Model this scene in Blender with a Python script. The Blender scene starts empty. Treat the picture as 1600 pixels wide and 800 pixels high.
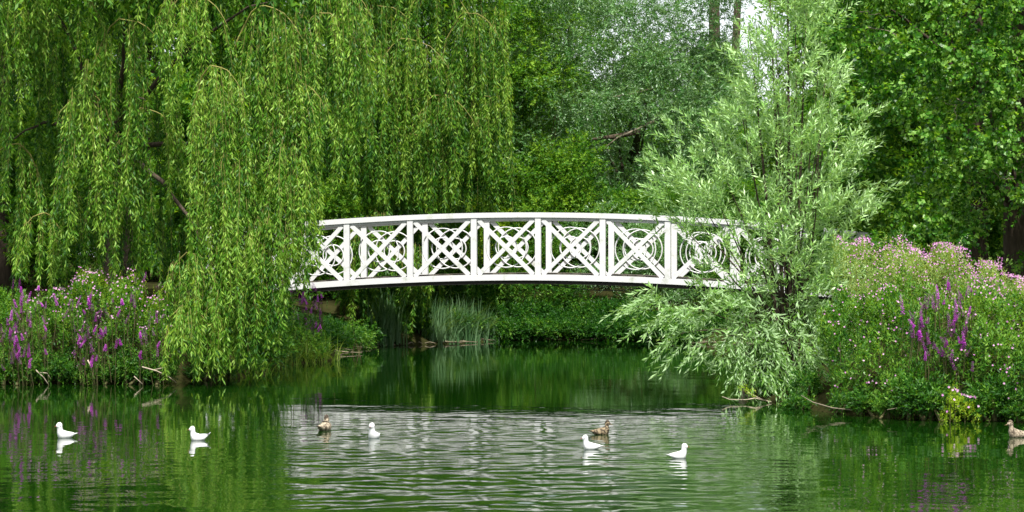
import bpy, math, random
import numpy as np
from math import sin, cos, pi, radians
from mathutils import Vector

rng = np.random.default_rng(7)
random.seed(7)
SC = bpy.context.scene
COL = SC.collection

# ------------------------------------------------------------------ camera, world, sun, exposure
FPX, CAMH = 4085.0, 2.26              # focal length in pixels of a 1600 wide picture, eye height over the water
cd = bpy.data.cameras.new('camera')
cam = bpy.data.objects.new('camera', cd)
COL.objects.link(cam)
cam.location = (0, 0, CAMH)
cam.rotation_euler = (radians(90), 0, 0)
cd.sensor_width = 36.0
cd.lens = FPX / 1600 * 36.0
cd.clip_end = 5000
SC.camera = cam
SC.render.resolution_x, SC.render.resolution_y = 1024, 512

SUN_EL, SUN_AZ = 60.0, 170.0          # azimuth seen from above, clockwise from +Y (the view direction)
W = bpy.data.worlds.new('World')
SC.world = W
W.use_nodes = True
nt = W.node_tree
bg = nt.nodes['Background']
sky = nt.nodes.new('ShaderNodeTexSky')
sky.sky_type = 'NISHITA'
sky.sun_disc = False
sky.sun_elevation = radians(SUN_EL)
sky.sun_rotation = radians(SUN_AZ)
sky.air_density, sky.dust_density, sky.ozone_density = 1.0, 1.5, 1.0
tc = nt.nodes.new('ShaderNodeTexCoord')
cn = nt.nodes.new('ShaderNodeTexNoise')
cn.inputs['Scale'].default_value = 2.2
cn.inputs['Detail'].default_value = 6
nt.links.new(tc.outputs['Generated'], cn.inputs['Vector'])
cr = nt.nodes.new('ShaderNodeValToRGB')
cr.color_ramp.elements[0].position, cr.color_ramp.elements[0].color = 0.25, (7.6, 8.0, 8.5, 1)
cr.color_ramp.elements[1].position, cr.color_ramp.elements[1].color = 0.75, (12.2, 12.5, 12.6, 1)
nt.links.new(cn.outputs['Fac'], cr.inputs['Fac'])
mx = nt.nodes.new('ShaderNodeMix')
mx.data_type = 'RGBA'
mx.inputs[0].default_value = 0.82
nt.links.new(sky.outputs[0], mx.inputs[6])
nt.links.new(cr.outputs[0], mx.inputs[7])
nt.links.new(mx.outputs[2], bg.inputs['Color'])
bg.inputs['Strength'].default_value = 0.09

sd = bpy.data.lights.new('sun', 'SUN')
sd.energy = 5.0
sd.angle = radians(1.5)
sd.color = (1.0, 0.965, 0.89)
sun = bpy.data.objects.new('sun', sd)
COL.objects.link(sun)
az, el = radians(SUN_AZ), radians(SUN_EL)
sun.rotation_euler = Vector((-sin(az) * cos(el), -cos(az) * cos(el), -sin(el))).to_track_quat('-Z', 'Y').to_euler()
sun.location = (-20, -20, 40)

SC.view_settings.view_transform = 'Standard'
SC.view_settings.look = 'None'
SC.view_settings.exposure = 0.75
SC.view_settings.gamma = 1.0
SC.cycles.max_bounces = 8
SC.cycles.diffuse_bounces = 2
SC.cycles.glossy_bounces = 3
SC.cycles.transmission_bounces = 3
SC.cycles.caustics_reflective = False
SC.cycles.caustics_refractive = False


def P(px, py, Y):
    """world point seen at a photograph pixel at distance Y"""
    return np.array([(px - 800) / FPX * Y, Y, CAMH + (400 - py) / FPX * Y])


def SX(px, Y):
    return (px - 800) / FPX * Y


def SZ(py, Y):
    return CAMH + (400 - py) / FPX * Y


# ------------------------------------------------------------------ object helpers
def link(o, parent=None):
    COL.objects.link(o)
    if parent is not None:
        o.parent = parent
    return o


def tag(o, label=None, cat=None, group=None, kind=None):
    if label: o['label'] = label
    if cat: o['category'] = cat
    if group: o['group'] = group
    if kind: o['kind'] = kind
    return o


def thing(name, label, cat, loc, group=None):
    o = bpy.data.objects.new(name, None)
    o.empty_display_size = 0.2
    o.location = tuple(float(v) for v in loc)
    link(o)
    return tag(o, label, cat, group)


def mesh_np(name, V, F, mat, tone=None, smooth=False):
    """mesh from arrays: V (n,3), F (m,k) all of one size"""
    V = np.asarray(V, dtype=np.float32)
    F = np.asarray(F, dtype=np.int32)
    k = F.shape[1]
    me = bpy.data.meshes.new(name)
    me.vertices.add(len(V))
    me.vertices.foreach_set('co', V.ravel())
    me.loops.add(F.size)
    me.loops.foreach_set('vertex_index', F.ravel())
    me.polygons.add(len(F))
    me.polygons.foreach_set('loop_start', np.arange(0, F.size, k, dtype=np.int32))
    me.polygons.foreach_set('loop_total', np.full(len(F), k, dtype=np.int32))
    if smooth:
        me.polygons.foreach_set('use_smooth', np.ones(len(F), dtype=bool))
    if tone is not None:
        a = me.attributes.new('tone', 'FLOAT', 'POINT')
        a.data.foreach_set('value', np.asarray(tone, dtype=np.float32))
    if mat is not None:
        me.materials.append(mat)
    me.update()
    return me


def put(name, me, parent=None, loc=(0, 0, 0), kind=None):
    o = bpy.data.objects.new(name, me)
    o.location = tuple(float(v) for v in loc)
    link(o, parent)
    if kind: o['kind'] = kind
    return o


class MB:
    """collects boxes, tubes and sheets; build() links them as ONE mesh object"""
    def __init__(self):
        self.v, self.f = [], []

    def add(self, vs, fs):
        b = len(self.v)
        self.v += [tuple(float(c) for c in p) for p in vs]
        self.f += [tuple(i + b for i in f) for f in fs]
        return self

    def bar(self, p0, p1, w, d, n):
        """box from p0 to p1: w across in the plane whose normal is n, d along n"""
        p0, p1, n = (np.array(q, float) for q in (p0, p1, n))
        a = p1 - p0
        a = a / np.linalg.norm(a)
        n = n / np.linalg.norm(n)
        s = np.cross(a, n)
        s /= np.linalg.norm(s)
        n = np.cross(s, a)
        vs = [p + s * i * w / 2 + n * j * d / 2 for p in (p0, p1) for i, j in ((-1, -1), (1, -1), (1, 1), (-1, 1))]
        return self.add(vs, [(0, 1, 2, 3), (7, 6, 5, 4), (0, 4, 5, 1), (1, 5, 6, 2), (2, 6, 7, 3), (3, 7, 4, 0)])

    def sweep(self, pts, w, h, side, up=(0, 0, 1)):
        """rectangular section w along side, h along up, through pts"""
        side, up = np.array(side, float), np.array(up, float)
        vs, fs = [], []
        for p in pts:
            p = np.array(p, float)
            vs += [p - side * w / 2 - up * h / 2, p + side * w / 2 - up * h / 2, p + side * w / 2 + up * h / 2, p - side * w / 2 + up * h / 2]
        m = len(pts)
        for i in range(m - 1):
            for j in range(4):
                fs.append((4 * i + j, 4 * i + (j + 1) % 4, 4 * i + 4 + (j + 1) % 4, 4 * i + 4 + j))
        fs += [(3, 2, 1, 0), (4 * m - 4, 4 * m - 3, 4 * m - 2, 4 * m - 1)]
        return self.add(vs, fs)

    def tube(self, pts, rad, n=6, cap=True):
        pts = [np.array(p, float) for p in pts]
        vs, fs = [], []
        m = len(pts)
        ref = np.array([0.31, 0.17, 0.93])
        for i, p in enumerate(pts):
            a = pts[min(i + 1, m - 1)] - pts[max(i - 1, 0)]
            a /= np.linalg.norm(a) + 1e-9
            u = np.cross(a, ref)
            if np.linalg.norm(u) < 0.05: u = np.cross(a, np.array([1.0, 0, 0]))
            u /= np.linalg.norm(u)
            v = np.cross(a, u)
            r = rad[i] if hasattr(rad, '__len__') else rad
            for k in range(n):
                t = 2 * pi * k / n
                vs.append(p + (u * cos(t) + v * sin(t)) * r)
        for i in range(m - 1):
            for k in range(n):
                fs.append((i * n + k, i * n + (k + 1) % n, (i + 1) * n + (k + 1) % n, (i + 1) * n + k))
        if cap:
            fs += [tuple(range(n - 1, -1, -1)), tuple((m - 1) * n + k for k in range(n))]
        return self.add(vs, fs)

    def mesh(self, name, mat, smooth=False, org=(0, 0, 0)):
        me = bpy.data.meshes.new(name)
        ox, oy, oz = org
        me.from_pydata([(x - ox, y - oy, z - oz) for x, y, z in self.v], [], self.f)
        if smooth:
            me.polygons.foreach_set('use_smooth', [True] * len(me.polygons))
        me.materials.append(mat)
        me.update()
        return me

    def build(self, name, mat, parent=None, smooth=False, kind=None):
        org = tuple(parent.location) if parent is not None and parent.parent is None else (0, 0, 0)
        return put(name, self.mesh(name, mat, smooth, org), parent, kind=kind)


# ------------------------------------------------------------------ materials
def newmat(name):
    m = bpy.data.materials.new(name)
    m.use_nodes = True
    return m, m.node_tree, m.node_tree.nodes['Principled BSDF']


def ramp(t, stops):
    r = t.nodes.new('ShaderNodeValToRGB')
    e = r.color_ramp.elements
    while len(e) < len(stops): e.new(0.5)
    for q, (pos, c) in zip(e, stops):
        q.position = pos
        q.color = (*c, 1)
    return r


def leafmat(name, dark, mid, light, trans=0.35, rough=0.5, spec=0.35, back=None, tcol=None, nscale=1.1):
    m, t, b = newmat(name)
    at = t.nodes.new('ShaderNodeAttribute')
    at.attribute_name = 'tone'
    no = t.nodes.new('ShaderNodeTexNoise')
    ge = t.nodes.new('ShaderNodeNewGeometry')
    no.inputs['Scale'].default_value = nscale
    no.inputs['Detail'].default_value = 3
    t.links.new(ge.outputs['Position'], no.inputs['Vector'])
    ma = t.nodes.new('ShaderNodeMath')
    ma.operation = 'MULTIPLY_ADD'
    ma.inputs[1].default_value = 0.7
    t.links.new(no.outputs['Fac'], ma.inputs[0])
    t.links.new(at.outputs['Fac'], ma.inputs[2])
    r = ramp(t, [(0.14, dark), (0.4, mid), (0.78, light)])
    t.links.new(ma.outputs[0], r.inputs['Fac'])
    colr = r.outputs[0]
    if back is not None:
        mb = t.nodes.new('ShaderNodeMix')
        mb.data_type = 'RGBA'
        t.links.new(ge.outputs['Backfacing'], mb.inputs[0])
        t.links.new(colr, mb.inputs[6])
        mb.inputs[7].default_value = (*back, 1)
        colr = mb.outputs[2]
    t.links.new(colr, b.inputs['Base Color'])
    b.inputs['Roughness'].default_value = rough
    b.inputs['Specular IOR Level'].default_value = spec
    tr = t.nodes.new('ShaderNodeBsdfTranslucent')
    tm = t.nodes.new('ShaderNodeMix')
    tm.data_type = 'RGBA'
    tm.blend_type = 'MULTIPLY'
    tm.inputs[0].default_value = 1.0
    t.links.new(colr, tm.inputs[6])
    tm.inputs[7].default_value = (*(tcol or (1.9, 1.7, 0.5)), 1)
    t.links.new(tm.outputs[2], tr.inputs['Color'])
    ms = t.nodes.new('ShaderNodeMixShader')
    ms.inputs[0].default_value = trans
    t.links.new(b.outputs[0], ms.inputs[1])
    t.links.new(tr.outputs[0], ms.inputs[2])
    t.links.new(ms.outputs[0], t.nodes['Material Output'].inputs['Surface'])
    return m


def noisemat(name, c0, c1, scale=8.0, rough=0.8, bump=0.0, stretch=(1, 1, 1), spec=0.3, lo=0.3, hi=0.7):
    m, t, b = newmat(name)
    tcn = t.nodes.new('ShaderNodeTexCoord')
    mp = t.nodes.new('ShaderNodeMapping')
    mp.inputs['Scale'].default_value = stretch
    t.links.new(tcn.outputs['Object'], mp.inputs['Vector'])
    no = t.nodes.new('ShaderNodeTexNoise')
    no.inputs['Scale'].default_value = scale
    no.inputs['Detail'].default_value = 7
    no.inputs['Roughness'].default_value = 0.65
    t.links.new(mp.outputs[0], no.inputs['Vector'])
    r = ramp(t, [(lo, c0), (hi, c1)])
    t.links.new(no.outputs['Fac'], r.inputs['Fac'])
    t.links.new(r.outputs[0], b.inputs['Base Color'])
    b.inputs['Roughness'].default_value = rough
    b.inputs['Specular IOR Level'].default_value = spec
    if bump:
        bu = t.nodes.new('ShaderNodeBump')
        bu.inputs['Strength'].default_value = bump
        bu.inputs['Distance'].default_value = 0.03
        t.links.new(no.outputs['Fac'], bu.inputs['Height'])
        t.links.new(bu.outputs[0], b.inputs['Normal'])
    return m


M = {}
M['willow'] = leafmat('weeping willow leaf', (0.016, 0.08, 0.005), (0.085, 0.23, 0.012), (0.29, 0.45, 0.07), trans=0.4, spec=0.3)
M['willow_far'] = leafmat('rear willow leaf', (0.016, 0.08, 0.005), (0.075, 0.21, 0.012), (0.25, 0.39, 0.05), trans=0.4, spec=0.3)
M['silver'] = leafmat('silvery willow leaf', (0.1, 0.22, 0.035), (0.2, 0.39, 0.085), (0.43, 0.6, 0.29), trans=0.3, rough=0.4, spec=0.5,
                      back=(0.28, 0.42, 0.2), tcol=(1.4, 1.5, 0.6))
M['greywillow'] = leafmat('grey willow leaf', (0.03, 0.115, 0.018), (0.1, 0.24, 0.06), (0.3, 0.47, 0.22), trans=0.3, rough=0.4, spec=0.5,
                          back=(0.22, 0.35, 0.19), tcol=(1.5, 1.6, 0.5))
M['poplar'] = leafmat('poplar leaf', (0.018, 0.09, 0.006), (0.065, 0.21, 0.012), (0.24, 0.43, 0.09), trans=0.4, rough=0.38, spec=0.4)
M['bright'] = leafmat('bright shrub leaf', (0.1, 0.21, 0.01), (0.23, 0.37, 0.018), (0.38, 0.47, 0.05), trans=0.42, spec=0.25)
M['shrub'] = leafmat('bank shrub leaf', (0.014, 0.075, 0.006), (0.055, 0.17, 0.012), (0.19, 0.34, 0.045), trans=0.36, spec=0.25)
M['herb'] = leafmat('willowherb leaf', (0.08, 0.17, 0.03), (0.2, 0.3, 0.07), (0.36, 0.43, 0.18), trans=0.35, spec=0.25)
M['wood'] = leafmat('far wood leaf', (0.018, 0.09, 0.005), (0.075, 0.21, 0.013), (0.24, 0.4, 0.04), trans=0.4, nscale=0.4, spec=0.25)
M['reed'] = leafmat('reed blade', (0.03, 0.09, 0.03), (0.08, 0.18, 0.07), (0.2, 0.33, 0.17), trans=0.3)
M['sedge'] = leafmat('sedge blade', (0.05, 0.13, 0.012), (0.13, 0.24, 0.03), (0.28, 0.38, 0.09), trans=0.3)
M['pink'] = leafmat('pink petal', (0.4, 0.13, 0.36), (0.55, 0.24, 0.5), (0.68, 0.42, 0.6), trans=0.25, tcol=(1, 1, 1))
M['purple'] = leafmat('purple petal', (0.3, 0.015, 0.33), (0.5, 0.05, 0.52), (0.68, 0.16, 0.7), trans=0.3, tcol=(1, 1, 1))
M['bark'] = noisemat('dark bark', (0.025, 0.018, 0.012), (0.09, 0.065, 0.045), 6, 0.9, 0.8, (3, 3, 0.6))
M['twig'] = noisemat('tan willow twig', (0.16, 0.15, 0.035), (0.3, 0.27, 0.08), 4, 0.7)
M['greytwig'] = noisemat('grey twig', (0.12, 0.1, 0.07), (0.26, 0.22, 0.16), 5, 0.8)
M['deadwood'] = noisemat('bleached dead wood', (0.3, 0.24, 0.17), (0.5, 0.43, 0.33), 9, 0.85)
M['stem'] = noisemat('green brown stem', (0.05, 0.06, 0.02), (0.12, 0.1, 0.04), 5, 0.8)
M['soil'] = noisemat('bank soil', (0.012, 0.013, 0.005), (0.04, 0.04, 0.014), 1.4, 1.0, 0.6, spec=0.0)
M['mud'] = noisemat('muddy rim', (0.07, 0.055, 0.035), (0.26, 0.22, 0.15), 3.5, 0.9, 0.6)
M['white'] = noisemat('white paint', (0.42, 0.44, 0.39), (0.62, 0.62, 0.63), 3.2, 0.45, 0.08, (1, 1, 1), lo=0.27, hi=0.43)
M['beam'] = noisemat('dark stained timber', (0.012, 0.011, 0.01), (0.035, 0.03, 0.026), 7, 0.8)
M['plank'] = noisemat('worn deck plank', (0.06, 0.052, 0.042), (0.15, 0.13, 0.1), 7, 0.85)
M['stone'] = noisemat('pale abutment stone', (0.16, 0.14, 0.12), (0.34, 0.31, 0.28), 5, 0.9, 0.6)
M['post'] = noisemat('weathered pinkish timber', (0.2, 0.14, 0.11), (0.4, 0.3, 0.25), 9, 0.9, 0.6, (3, 3, 0.7))
M['gull'] = noisemat('white plumage', (0.6, 0.6, 0.6), (0.72, 0.72, 0.72), 30, 0.7)
M['gullgrey'] = noisemat('pale grey plumage', (0.36, 0.37, 0.39), (0.5, 0.51, 0.53), 30, 0.7)
M['black'] = noisemat('black feather', (0.015, 0.014, 0.014), (0.04, 0.038, 0.036), 30, 0.6)
M['redbill'] = noisemat('dark red bill', (0.16, 0.03, 0.02), (0.26, 0.06, 0.04), 20, 0.4)
M['duckbill'] = noisemat('olive bill', (0.1, 0.08, 0.03), (0.22, 0.16, 0.06), 20, 0.4)
M['duck'] = noisemat('mottled brown plumage', (0.02, 0.014, 0.008), (0.3, 0.23, 0.14), 11, 0.75, 0.4, (1, 1, 1.6), lo=0.42, hi=0.62)
M['duckdark'] = noisemat('dark brown plumage', (0.015, 0.011, 0.007), (0.16, 0.12, 0.08), 12, 0.75, 0.4, (1, 1, 1.6), lo=0.4, hi=0.62)
M['duckpale'] = noisemat('pale buff plumage', (0.05, 0.036, 0.022), (0.4, 0.33, 0.24), 12, 0.75, 0.3, lo=0.38, hi=0.6)

# ------------------------------------------------------------------ ground and water
POND = np.array([(-14, 3), (-13, 20), (-11, 38), (-9.6, 45.4), (-9.0, 46), (-7.6, 46.25), (-6.3, 46.1), (-5.7, 47.4), (-5.0, 48.6),
                 (-5.05, 52.5), (-4.6, 54.6), (-3.85, 56.4), (-3.9, 58.6), (-4.2, 62), (-3.2, 65.5), (-1.65, 67.4), (-0.4, 69.6),
                 (1.75, 69.8), (3.5, 69), (6, 66), (7, 58), (6, 51.5), (4.6, 48), (4.1, 46), (3.95, 42.5), (4.1, 40), (4.6, 37.6),
                 (5.3, 36.5), (6.95, 35.8), (9, 35), (12, 30), (14, 20), (14, 3)], float)


def pond_sd(x, y):
    """signed distance to the shoreline, positive on land"""
    x, y = np.asarray(x, float), np.asarray(y, float)
    d = np.full(x.shape, 1e9)
    inside = np.zeros(x.shape, bool)
    n = len(POND)
    for i in range(n):
        x0, y0 = POND[i]
        x1, y1 = POND[(i + 1) % n]
        dx, dy = x1 - x0, y1 - y0
        t = np.clip(((x - x0) * dx + (y - y0) * dy) / (dx * dx + dy * dy), 0, 1)
        d = np.minimum(d, np.hypot(x - x0 - t * dx, y - y0 - t * dy))
        with np.errstate(divide='ignore', invalid='ignore'):
            c = ((y0 > y) != (y1 > y)) & (x < dx * (y - y0) / (dy if dy else 1e-9) + x0)
        inside ^= c
    return np.where(inside, -d, d)


def ground_z(x, y):
    x, y = np.asarray(x, float), np.asarray(y, float)
    d = pond_sd(x, y)
    wob = 0.05 * np.sin(x * 2.3 + y * 1.1) + 0.04 * np.sin(x * 4.1 - y * 3.3)
    land = 0.04 + 0.22 * np.clip(d / 0.35, 0, 1) + 1.25 * np.clip((d - 0.3) / 4.5, 0, 1) ** 0.9 + wob * np.clip(d, 0, 1)
    wet = 0.04 + np.clip(d * 0.9, -0.9, 0)
    return np.where(d > 0, land, wet)


def gz(x, y):
    return float(ground_z(np.array([x]), np.array([y]))[0])


def axis(lo, hi, a, b, step, growth=1.35):
    mid = list(np.arange(a, b + 1e-6, step))
    s, q, out = step, a, []
    while q > lo:
        s *= growth
        q -= s
        out.append(max(q, lo))
    left = out[::-1]
    s, q, out = step, b, []
    while q < hi:
        s *= growth
        q += s
        out.append(min(q, hi))
    return np.array(left + mid + out)


def grid(xs, ys, zf):
    X, Yg = np.meshgrid(xs, ys)
    Z = zf(X, Yg)
    V = np.stack([X.ravel(), Yg.ravel(), Z.ravel()], 1)
    nx, ny = len(xs), len(ys)
    i = np.arange(nx - 1)[None, :] + nx * np.arange(ny - 1)[:, None]
    i = i.ravel()
    return V, np.stack([i, i + 1, i + nx + 1, i + nx], 1)


V, F = grid(axis(-1500, 1500, -14, 14, 0.25), axis(-200, 3000, 30, 76, 0.25), ground_z)
put('ground', mesh_np('ground', V, F, M['soil'], smooth=True), kind='structure')

# muddy rim: the pale strip that lines the far shore
rim = MB()
rp = POND[12:21]
for a, b in zip(rp[:-1], rp[1:]):
    n = int(np.hypot(*(b - a)) / 0.3)
    for k in range(n):
        q = a + (b - a) * (k + random.random() * 0.7) / n
        ln = random.choice((0.05, 0.08, 0.15, 0.35, 0.6))
        rim.tube([(q[0] - ln, q[1] + random.uniform(-.15, .1), 0.03), (q[0], q[1] + random.uniform(-.1, .1), 0.045 + random.uniform(0, .03)),
                  (q[0] + ln, q[1] + random.uniform(-.15, .1), 0.03)], [0.006, random.uniform(0.012, 0.03), 0.006], 5)
rim.build('shore_litter', M['mud'], kind='stuff')

# water with real ripples
WAVES = []
wr = np.random.default_rng(3)
for lam in np.concatenate([wr.uniform(0.2, 0.5, 34), wr.uniform(0.5, 1.2, 12), wr.uniform(1.5, 4.0, 6)]):
    th = wr.normal(pi / 2, 0.75)
    WAVES.append((2 * pi / lam, th, wr.uniform(0, 2 * pi), lam))


def ruffle(x, y):
    """wind ruffled patch in the middle of the pond"""
    px = 800 + x / y * FPX
    wob = 0.6 * np.sin(x * 1.7) + 0.4 * np.sin(x * 3.9 + 1) + 0.3 * np.sin(x * 0.6 + y * 0.4)
    a = 1 / (1 + np.exp((y - 35.6 + 1.3 * wob) / 0.7))
    cx = 835 + 0 * y
    hw = 375 + 25 * np.sin(y * 0.9) + 18 * np.sin(y * 2.3)
    b = 1 / (1 + np.exp((np.abs(px - cx) - hw) / 22.0))
    return a * b


def water_z(x, y):
    yy = np.maximum(y, 1)
    r = ruffle(x, yy)
    patch = 0.75 + 0.35 * np.sin(x * 0.5 + y * 0.31) * np.sin(y * 0.23 - x * 0.2 + 1)
    z = np.zeros_like(x)
    for k, th, ph, lam in WAVES:
        w = k * (x * cos(th) + y * sin(th)) + ph
        base = 0.0012 - 0.0007 * np.clip((y - 34) / 3, 0, 1)
        s = base * patch * (1 + 1.2 * np.clip((31 - y) / 8, 0, 1)) + (0.0056 if lam < 0.5 else 0.0036 if lam < 1.2 else 0.0015) * r
        z += s / k * np.sin(w)
    fade = np.clip((y - 19.0) / 2.5, 0, 1) * np.clip((14.0 - np.abs(x)) / 2, 0, 1)
    return z * fade


ys = [2.0, 5.0, 9.0, 13.0, 16.0, 18.5]
q = 20.0
while q < 73:
    ys.append(q)
    q += 0.048 if q < 37.5 else 0.13
xs = np.concatenate([[-16, -14, -12, -10.5], np.arange(-9.6, 9.61, 0.075), [10.5, 12, 14, 16]])
V, F = grid(xs, np.array(ys), water_z)
m, t, b = newmat('pond water')
b.inputs['Base Color'].default_value = (0.003, 0.02, 0.001, 1)
b.inputs['Roughness'].default_value = 0.02
b.inputs['IOR'].default_value = 1.33
b.inputs['Specular IOR Level'].default_value = 0.5
ge = t.nodes.new('ShaderNodeNewGeometry')
mp = t.nodes.new('ShaderNodeMapping')
mp.inputs['Scale'].default_value = (4.0, 7.0, 1)
no = t.nodes.new('ShaderNodeTexNoise')
no.inputs['Scale'].default_value = 1.0
no.inputs['Detail'].default_value = 2
bu = t.nodes.new('ShaderNodeBump')
bu.inputs['Strength'].default_value = 0.12
bu.inputs['Distance'].default_value = 0.006
t.links.new(ge.outputs['Position'], mp.inputs['Vector'])
t.links.new(mp.outputs[0], no.inputs['Vector'])
t.links.new(no.outputs['Fac'], bu.inputs['Height'])
t.links.new(bu.outputs[0], b.inputs['Normal'])
at = t.nodes.new('ShaderNodeAttribute')
at.attribute_name = 'tone'
rr_ = t.nodes.new('ShaderNodeMapRange')
rr_.inputs['To Min'].default_value = 0.02
rr_.inputs['To Max'].default_value = 0.05
t.links.new(at.outputs['Fac'], rr_.inputs['Value'])
t.links.new(rr_.outputs[0], b.inputs['Roughness'])
put('water', mesh_np('water', V, F, m, tone=ruffle(V[:, 0], V[:, 1]), smooth=True), kind='structure')

# ------------------------------------------------------------------ bridge
BA = radians(7.5)
BU = np.array([cos(BA), -sin(BA), 0])      # along the bridge
BT = np.array([sin(BA), cos(BA), 0])       # across it, away from the camera
BY = 48.6
BN = np.array([SX(841, BY), BY, 0])
PW, BW, BR, APEX = 1.205, 1.7, 52.0, -0.25


def arch(s):
    return -(s - APEX) ** 2 / (2 * BR)


def bp(s, z, w=0.0):
    return BN + BU * s + BT * w + np.array([0, 0, z + arch(s)])


BK = 62.8 / BY          # the bridge was measured for a span at BY; it stands at 62.8 m and is that much larger


class BB(MB):
    def mesh(self, *a, **k):
        self.v = [(x * BK, y * BK, CAMH + (z - CAMH) * BK) for x, y, z in self.v]
        return super().mesh(*a, **k)


bridge = thing('footbridge', 'white painted arched wooden footbridge with crossed braces and rings over the pond', 'bridge', (BN[0] * BK, BN[1] * BK, 0.0))
S0, S1 = -5 * PW, 5 * PW
ss = np.linspace(S0 - 0.12, S1 + 0.12, 61)
ZB, ZT = 1.808, 3.07
dk = BB()
dk.sweep([bp(s, 1.845, BW / 2) for s in ss], BW - 0.14, 0.08, BT)
dk.build('deck_frame', M['beam'], bridge)
pl = BB()
npl = int((S1 - S0) / 0.15)
for i in range(npl):
    s = S0 + (i + 0.5) * (S1 - S0) / npl
    pl.bar(bp(s, 1.918, 0.075), bp(s, 1.918, BW - 0.075), 0.138, 0.05, (0, 0, 1))
pl.build('deck_planks', M['plank'], bridge, kind='stuff')
for w in (0.02, BW - 0.02):
    BB().sweep([bp(s, 1.785, w) for s in ss], 0.1, 0.09, BT).build('beam', M['beam'], bridge)
for w, sg in ((0.0, -1), (BW, 1)):
    BB().sweep([bp(s, ZB + 0.055, w + sg * 0.035) for s in ss], 0.06, 0.11, BT).build('bottom_rail', M['white'], bridge)
    BB().sweep([bp(s, ZT - 0.047, w) for s in ss], 0.15, 0.094, BT).build('handrail', M['white'], bridge)
    BB().sweep([bp(s, ZT - 0.116, w) for s in ss], 0.075, 0.044, BT).build('rail_strip', M['white'], bridge)
    for i in range(-5, 6):
        s = i * PW
        BB().bar(bp(s, ZB + 0.11, w + sg * 0.012), bp(s, ZT - 0.094, w + sg * 0.012), 0.108, 0.1, BT).build('post', M['white'], bridge)
    for i in range(-5, 5):
        a, c = i * PW + 0.054, (i + 1) * PW - 0.054
        zb, zt = ZB + 0.11, ZT - 0.138
        e = 0.035
        for k, (p0, p1) in enumerate(((bp(a + e, zb, w), bp(c - e, zt, w)), (bp(a + e, zt, w), bp(c - e, zb, w)))):
            off = BT * sg * (0.022 if k else 0.019)
            BB().bar(p0 + off, p1 + off, 0.078, 0.05, BT).build('brace', M['white'], bridge)
        mid = (i + 0.5) * PW
        ctr = bp(mid, (zb + zt) / 2, w - sg * 0.024)
        for r in (0.375, 0.2):
            ring = BB()
            vs, fs = [], []
            N, K = 40, 5
            for j in range(N):
                th = 2 * pi * j / N
                d = BU * cos(th) + np.array([0, 0, 1]) * sin(th)
                for k in range(K):
                    ph = 2 * pi * k / K
                    vs.append(ctr + d * (r + 0.0135 * cos(ph)) + BT * 0.012 * sin(ph))
            for j in range(N):
                for k in range(K):
                    fs.append((j * K + k, j * K + (k + 1) % K, ((j + 1) % N) * K + (k + 1) % K, ((j + 1) % N) * K + k))
            ring.add(vs, fs)
            ring.build('ring', M['white'], bridge, smooth=True)
for w in (-0.02, BW + 0.02):
    for s in (S0 - 0.2,):
        p = bp(s, 0, w)
        nw = BB().bar((p[0], p[1], 0.4), (p[0], p[1], 2.95 + arch(s)), 0.16, 0.16, BT).build('newel_post', M['white'], bridge)
        z = 2.95 + arch(s)
        cp = BB()
        prof = [(0.115, 0), (0.115, 0.03), (0.07, 0.05), (0.085, 0.1), (0.1, 0.16), (0.07, 0.2), (0.0, 0.215)]
        vs, fs = [], []
        for r, h in prof:
            for k in range(10):
                vs.append((p[0] + r * cos(2 * pi * k / 10), p[1] + r * sin(2 * pi * k / 10), z + h))
        for i in range(len(prof) - 1):
            for k in range(10):
                fs.append((i * 10 + k, i * 10 + (k + 1) % 10, (i + 1) * 10 + (k + 1) % 10, (i + 1) * 10 + k))
        cp.add(vs, fs)
        o = put('cap', cp.mesh('cap', M['white'], True, tuple(bridge.location)), nw)
for s in (S0 + 0.05, S1 - 0.05):
    d = 0.55 if s < 0 else -0.55
    c = bp(s, 0, BW / 2)
    BB().bar(c - BT * (BW / 2 + 0.2) + np.array([0, 0, 0.55]) - BU * d, c + BT * (BW / 2 + 0.2) + np.array([0, 0, 0.55]) - BU * d,
             2.3, 1.0, BU).build('abutment', M['stone'], bridge)
cab = BB()
cpts = []
for k in range(17):
    s = 0.2 + 1.9 * k / 16
    cpts.append(bp(s, 1.74 - 0.1 * (1 - ((k - 8) / 8) ** 2), 0.05))
cab.tube(cpts, 0.008, 5)
cab.build('cable', M['black'], bridge, smooth=True)


# ------------------------------------------------------------------ foliage
def unit(a):
    return a / (np.linalg.norm(a, axis=-1, keepdims=True) + 1e-9)


def leaf_arrays(B, D, S, L, Wd, fold=0.12, mid=0.42):
    """one folded quad per leaf"""
    n = len(B)
    L, Wd = L[:, None], Wd[:, None]
    N = np.cross(D, S)
    m0 = B + D * L * mid + N * Wd * fold
    V = np.empty((n, 4, 3), np.float32)
    V[:, 0] = B
    V[:, 1] = m0 - S * Wd / 2
    V[:, 2] = B + D * L - N * L * 0.06
    V[:, 3] = m0 + S * Wd / 2
    return V.reshape(-1, 3)


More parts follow.
